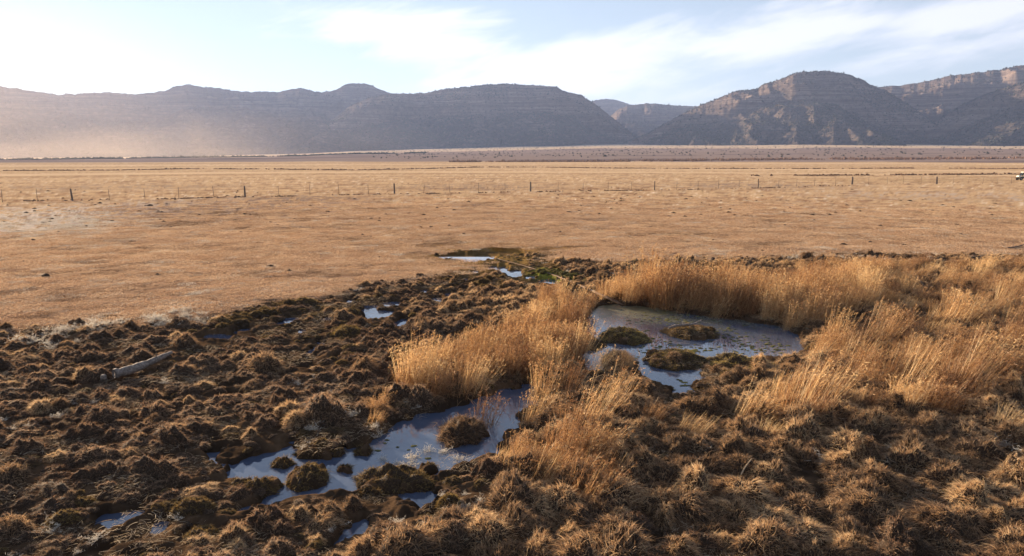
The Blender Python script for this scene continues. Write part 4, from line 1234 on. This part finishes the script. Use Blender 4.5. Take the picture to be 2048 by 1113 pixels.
a = Acc(); box(a, (-1.2, 0, .92), (.50, 1.05, .30), taper=.75); a.build('hood', [white], parent=veh)
a = Acc(); box(a, (.28, 0, 1.84), (1.5, 1.3, .12), taper=.93); a.build('roof', [white], parent=veh)
a = Acc()
for sy in (-.56, .56):
    tube(a, [(-.78, sy, .95), (-.42, sy, 1.8)], .03, 6); tube(a, [(.98, sy, 1.0), (.92, sy, 1.8)], .03, 6)
a.build('roll_cage', [dk], parent=veh)
a = Acc(); box(a, (0, 0, 0), (.02, 1.05, .62)); o = a.build('windshield', [glass], parent=veh); o.location = (-.60, 0, 1.36); o.rotation_euler = (0, .4, 0)
wt = Acc(); th = np.linspace(0, 2 * PI, 25)
tube(wt, np.stack([.27 * np.cos(th), 0 * th, .27 * np.sin(th)], -1), .105, 8, cap=False); tyre = wt.build('tyre', [rub], smooth=True, link=False)
wr = Acc(); tube(wr, [(0, -.07, 0), (0, .07, 0)], .19, 14); rim = wr.build('rim', [plain_mat('rim_metal', (.3, .3, .3), .4, .8)], link=False)
for wx_ in (-1.08, 1.0):
    for wy_ in (-.58, .58):
        w_ = bpy.data.objects.new('wheel', tyre.data); COL.objects.link(w_); w_.parent = veh; w_.location = (wx_, wy_, .37)
        r_ = bpy.data.objects.new('rim', rim.data); COL.objects.link(r_); r_.parent = w_

# ---- dust blown up over the far left of the plain
dm, dnt, dout = new_mat('blown_dust'); dtc = N(dnt, 'ShaderNodeTexCoord'); dln = N(dnt, 'ShaderNodeVectorMath', operation='LENGTH'); dmp = N(dnt, 'ShaderNodeMapping')
dmp.inputs['Location'].default_value = (-1, -1, -1); dmp.inputs['Scale'].default_value = (2, 2, 2)
dnt.links.new(dtc.outputs['Generated'], dmp.inputs['Vector']); dnt.links.new(dmp.outputs[0], dln.inputs[0])
dfl = math_n(dnt, 'POWER', math_n(dnt, 'SUBTRACT', 1.0, dln.outputs['Value'], clamp=True), 1.3)
dns = N(dnt, 'ShaderNodeTexNoise', Scale=2.2, Detail=3.0); dnt.links.new(dtc.outputs['Generated'], dns.inputs['Vector'])
dfl = math_n(dnt, 'MULTIPLY', dfl, math_n(dnt, 'ADD', math_n(dnt, 'MULTIPLY', dns.outputs['Fac'], 2.6), -.5, clamp=False))
dv = N(dnt, 'ShaderNodeVolumePrincipled'); dv.inputs['Color'].default_value = (.92, .76, .62, 1); dv.inputs['Density'].default_value = DUST_D; dv.inputs['Anisotropy'].default_value = .35
dnt.links.new(math_n(dnt, 'MAXIMUM', math_n(dnt, 'MULTIPLY', dfl, DUST_D), 0.0), dv.inputs['Density'])
dnt.links.new(dv.outputs[0], dout.inputs['Volume'])
def plume(u, v, r, rx, ry, rz, label, lean=0.0, dens=1.0):
    dx, dy, dz = ray(u, v); t = r / math.hypot(dx, dy); a = Acc(); nu, nv = 24, 12
    th, ph = np.meshgrid(np.linspace(0, 2 * PI, nu + 1), np.linspace(.001, PI - .001, nv), indexing='ij')
    k = 1 + .18 * fbm(np.cos(th) * 1.5 + u, np.cos(ph) * 2, 2, 7)
    Vp = np.stack([rx * k * np.sin(ph) * np.cos(th) + lean * rz * np.cos(ph), ry * np.sin(ph) * np.sin(th), rz * k * np.cos(ph)], -1).reshape(-1, 3)
    i, j = np.meshgrid(np.arange(nu), np.arange(nv - 1), indexing='ij'); b = (i * nv + j).ravel()
    a.add(Vp, np.stack([b, b + 1, b + nv + 1, b + nv], -1)); o = a.build('dust_plume', [dm], smooth=True)
    import bmesh
    bm = bmesh.new(); bm.from_mesh(o.data); bmesh.ops.remove_doubles(bm, verts=bm.verts, dist=.5); bmesh.ops.recalc_face_normals(bm, faces=bm.faces); bm.to_mesh(o.data); bm.free()
    o.location = (float(dx * t), float(dy * t), max(float(CAM_H + dz * t), 0))
    return tag(o, label, 'dust', kind='stuff')
plume(-120, 262, 2300, 1000, 380, 400, 'broad bank of peach dust rising at the far left edge of the plain', .4)
plume(250, 302, 1750, 330, 220, 62, 'low bank of dust drifting over the plain left of the thin plume', .5)
plume(404, 284, 1500, 34, 50, 70, 'thin upright plume of dust in front of the left mountains', -.5)
plume(480, 309, 1450, 210, 90, 17, 'low streak of dust to the right of the thin plume')
plume(60, 309, 1500, 380, 130, 26, 'lowest streak of dust hugging the plain at the far left')
plume(520, 286, 2700, 700, 110, 150, 'faint wide veil of dust in front of the middle of the mountain wall', .3)

# ------------------------------------------------------------------ light and sky
SUN_AZ = math.radians(-42); SUN_EL = math.radians(11)
sd = np.array([math.sin(SUN_AZ) * math.cos(SUN_EL), math.cos(SUN_AZ) * math.cos(SUN_EL), math.sin(SUN_EL)])
sl = bpy.data.lights.new('sun', 'SUN'); sl.energy = 5.0; sl.angle = math.radians(.5); sl.color = (1.0, .77, .52)
so = bpy.data.objects.new('sun', sl); COL.objects.link(so)
from mathutils import Vector
so.rotation_euler = Vector(sd).to_track_quat('Z', 'Y').to_euler()
so.location = (-200, 200, 300)

W = bpy.data.worlds.new('World'); S.world = W; W.use_nodes = True
nt = W.node_tree; nt.nodes.clear()
wo = nt.nodes.new('ShaderNodeOutputWorld'); bg = nt.nodes.new('ShaderNodeBackground')
sky = nt.nodes.new('ShaderNodeTexSky'); sky.sky_type = 'NISHITA'; sky.sun_disc = False
sky.sun_elevation = SUN_EL; sky.sun_rotation = SUN_AZ
sky.air_density = 1.0; sky.dust_density = .1; sky.ozone_density = 2.0; sky.altitude = 1800
tc = nt.nodes.new('ShaderNodeTexCoord')
sx = N(nt, 'ShaderNodeSeparateXYZ'); nt.links.new(tc.outputs['Generated'], sx.inputs[0])
AZn = math_n(nt, 'MULTIPLY', math_n(nt, 'ARCTAN2', sx.outputs['X'], sx.outputs['Y']), 180 / PI)
ELn = math_n(nt, 'MULTIPLY', math_n(nt, 'ARCSINE', sx.outputs['Z']), 180 / PI)
# long wispy noise in sky coordinates (degrees), tilted so that streaks climb to the right
def cloud_noise(rot, sxs, sys_, scale, det, seed):
    c, s = math.cos(rot), math.sin(rot)
    a = math_n(nt, 'ADD', math_n(nt, 'MULTIPLY', AZn, c * sxs), math_n(nt, 'MULTIPLY', ELn, s * sxs))
    b = math_n(nt, 'ADD', math_n(nt, 'MULTIPLY', AZn, -s * sys_), math_n(nt, 'MULTIPLY', ELn, c * sys_))
    cb = N(nt, 'ShaderNodeCombineXYZ'); nt.links.new(a, cb.inputs[0]); nt.links.new(b, cb.inputs[1]); cb.inputs[2].default_value = seed
    n = N(nt, 'ShaderNodeTexNoise', Scale=scale, Detail=det, Roughness=.58, Distortion=.5); nt.links.new(cb.outputs[0], n.inputs['Vector'])
    return n.outputs['Fac']
n1 = cloud_noise(.12, .06, .28, 1.0, 9.0, 3.1)
n2 = cloud_noise(.30, .12, .5, 1.0, 8.0, 8.4)
def lobe(a0, e0, ra, re, rot):
    c, s = math.cos(rot), math.sin(rot)
    da = math_n(nt, 'SUBTRACT', AZn, a0); de = math_n(nt, 'SUBTRACT', ELn, e0)
    p = math_n(nt, 'MULTIPLY', math_n(nt, 'ADD', math_n(nt, 'MULTIPLY', da, c), math_n(nt, 'MULTIPLY', de, s)), 1 / ra)
    q = math_n(nt, 'MULTIPLY', math_n(nt, 'ADD', math_n(nt, 'MULTIPLY', da, -s), math_n(nt, 'MULTIPLY', de, c)), 1 / re)
    d = math_n(nt, 'ADD', math_n(nt, 'MULTIPLY', p, p), math_n(nt, 'MULTIPLY', q, q))
    return math_n(nt, 'SUBTRACT', 1.0, math_n(nt, 'SQRT', d))
def sky_ae(u, v):
    dx, dy, dz = ray(u, v); return math.degrees(math.atan2(dx, dy)), math.degrees(math.atan2(dz, math.hypot(dx, dy)))
lob = None
for (u, v, ra, re, rot, k) in CLOUDS:
    a0, e0 = sky_ae(u, v)
    l = math_n(nt, 'MULTIPLY', math_n(nt, 'MAXIMUM', lobe(a0, e0, ra, re, rot), -.6), k)
    lob = l if lob is None else math_n(nt, 'MAXIMUM', lob, l)
cl = math_n(nt, 'ADD', math_n(nt, 'MULTIPLY', lob, 1.05), math_n(nt, 'MULTIPLY', math_n(nt, 'SUBTRACT', n1, .5), 2.6))
cl = math_n(nt, 'ADD', cl, math_n(nt, 'MULTIPLY', math_n(nt, 'SUBTRACT', n2, .5), 1.6))
mr = N(nt, 'ShaderNodeMapRange', interpolation_type='SMOOTHSTEP'); nt.links.new(cl, mr.inputs[0])
mr.inputs[1].default_value = -.15; mr.inputs[2].default_value = .85
mask = math_n(nt, 'ADD', math_n(nt, 'MULTIPLY', mr.outputs[0], .72), .20)
# cloud light: the sky's own brightness, whitened
dv1 = N(nt, 'ShaderNodeVectorMath', operation='SCALE'); nt.links.new(sky.outputs[0], dv1.inputs[0]); dv1.inputs['Scale'].default_value = 1 / SKY_SOFT
dv2 = N(nt, 'ShaderNodeVectorMath', operation='ADD'); nt.links.new(dv1.outputs[0], dv2.inputs[0]); dv2.inputs[1].default_value = (1, 1, 1)
skc = N(nt, 'ShaderNodeVectorMath', operation='DIVIDE'); nt.links.new(sky.outputs[0], skc.inputs[0]); nt.links.new(dv2.outputs[0], skc.inputs[1])
skd = N(nt, 'ShaderNodeHueSaturation', Saturation=.85); nt.links.new(skc.outputs[0], skd.inputs['Color']); skc = skd
hue = N(nt, 'ShaderNodeHueSaturation', Saturation=.2, Value=CLOUD_GAIN); nt.links.new(skc.outputs[0], hue.inputs['Color'])
add = N(nt, 'ShaderNodeMix', data_type='RGBA', blend_type='ADD'); add.inputs['Factor'].default_value = 1.0
nt.links.new(hue.outputs[0], add.inputs['A']); add.inputs['B'].default_value = CLOUD_ADD
mx = N(nt, 'ShaderNodeMix', data_type='RGBA'); nt.links.new(mask, mx.inputs['Factor'])
nt.links.new(skc.outputs[0], mx.inputs['A']); nt.links.new(add.outputs['Result'], mx.inputs['B'])
nt.links.new(mx.outputs['Result'], bg.inputs['Color']); bg.inputs['Strength'].default_value = SKY_STR
nt.links.new(bg.outputs[0], wo.inputs[0])

# haze
hz = Acc(); box(hz, (0, 0, 420), (24000, 24000, 980))
haze = hz.build('haze', [])
hm, hnt, hout = new_mat('thin_air_haze')
pv = N(hnt, 'ShaderNodeVolumePrincipled'); pv.inputs['Color'].default_value = HAZE_COL; pv.inputs['Density'].default_value = HAZE_D; pv.inputs['Anisotropy'].default_value = .2
hnt.links.new(pv.outputs[0], hout.inputs['Volume'])
haze.data.materials.append(hm)
tag(haze, 'thin sunlit haze filling the air of the valley', 'haze', kind='stuff')

S.view_settings.view_transform = 'Standard'; S.view_settings.look = 'None'
S.view_settings.exposure = EXPO; S.view_settings.gamma = 1.0
S.cycles.max_bounces = 6; S.cycles.diffuse_bounces = 2; S.cycles.transmission_bounces = 4; S.cycles.volume_bounces = 0
S.cycles.transparent_max_bounces = 8; S.cycles.caustics_reflective = False; S.cycles.caustics_refractive = False
S.cycles.use_denoising = True
S.cycles.sample_clamp_indirect = 6
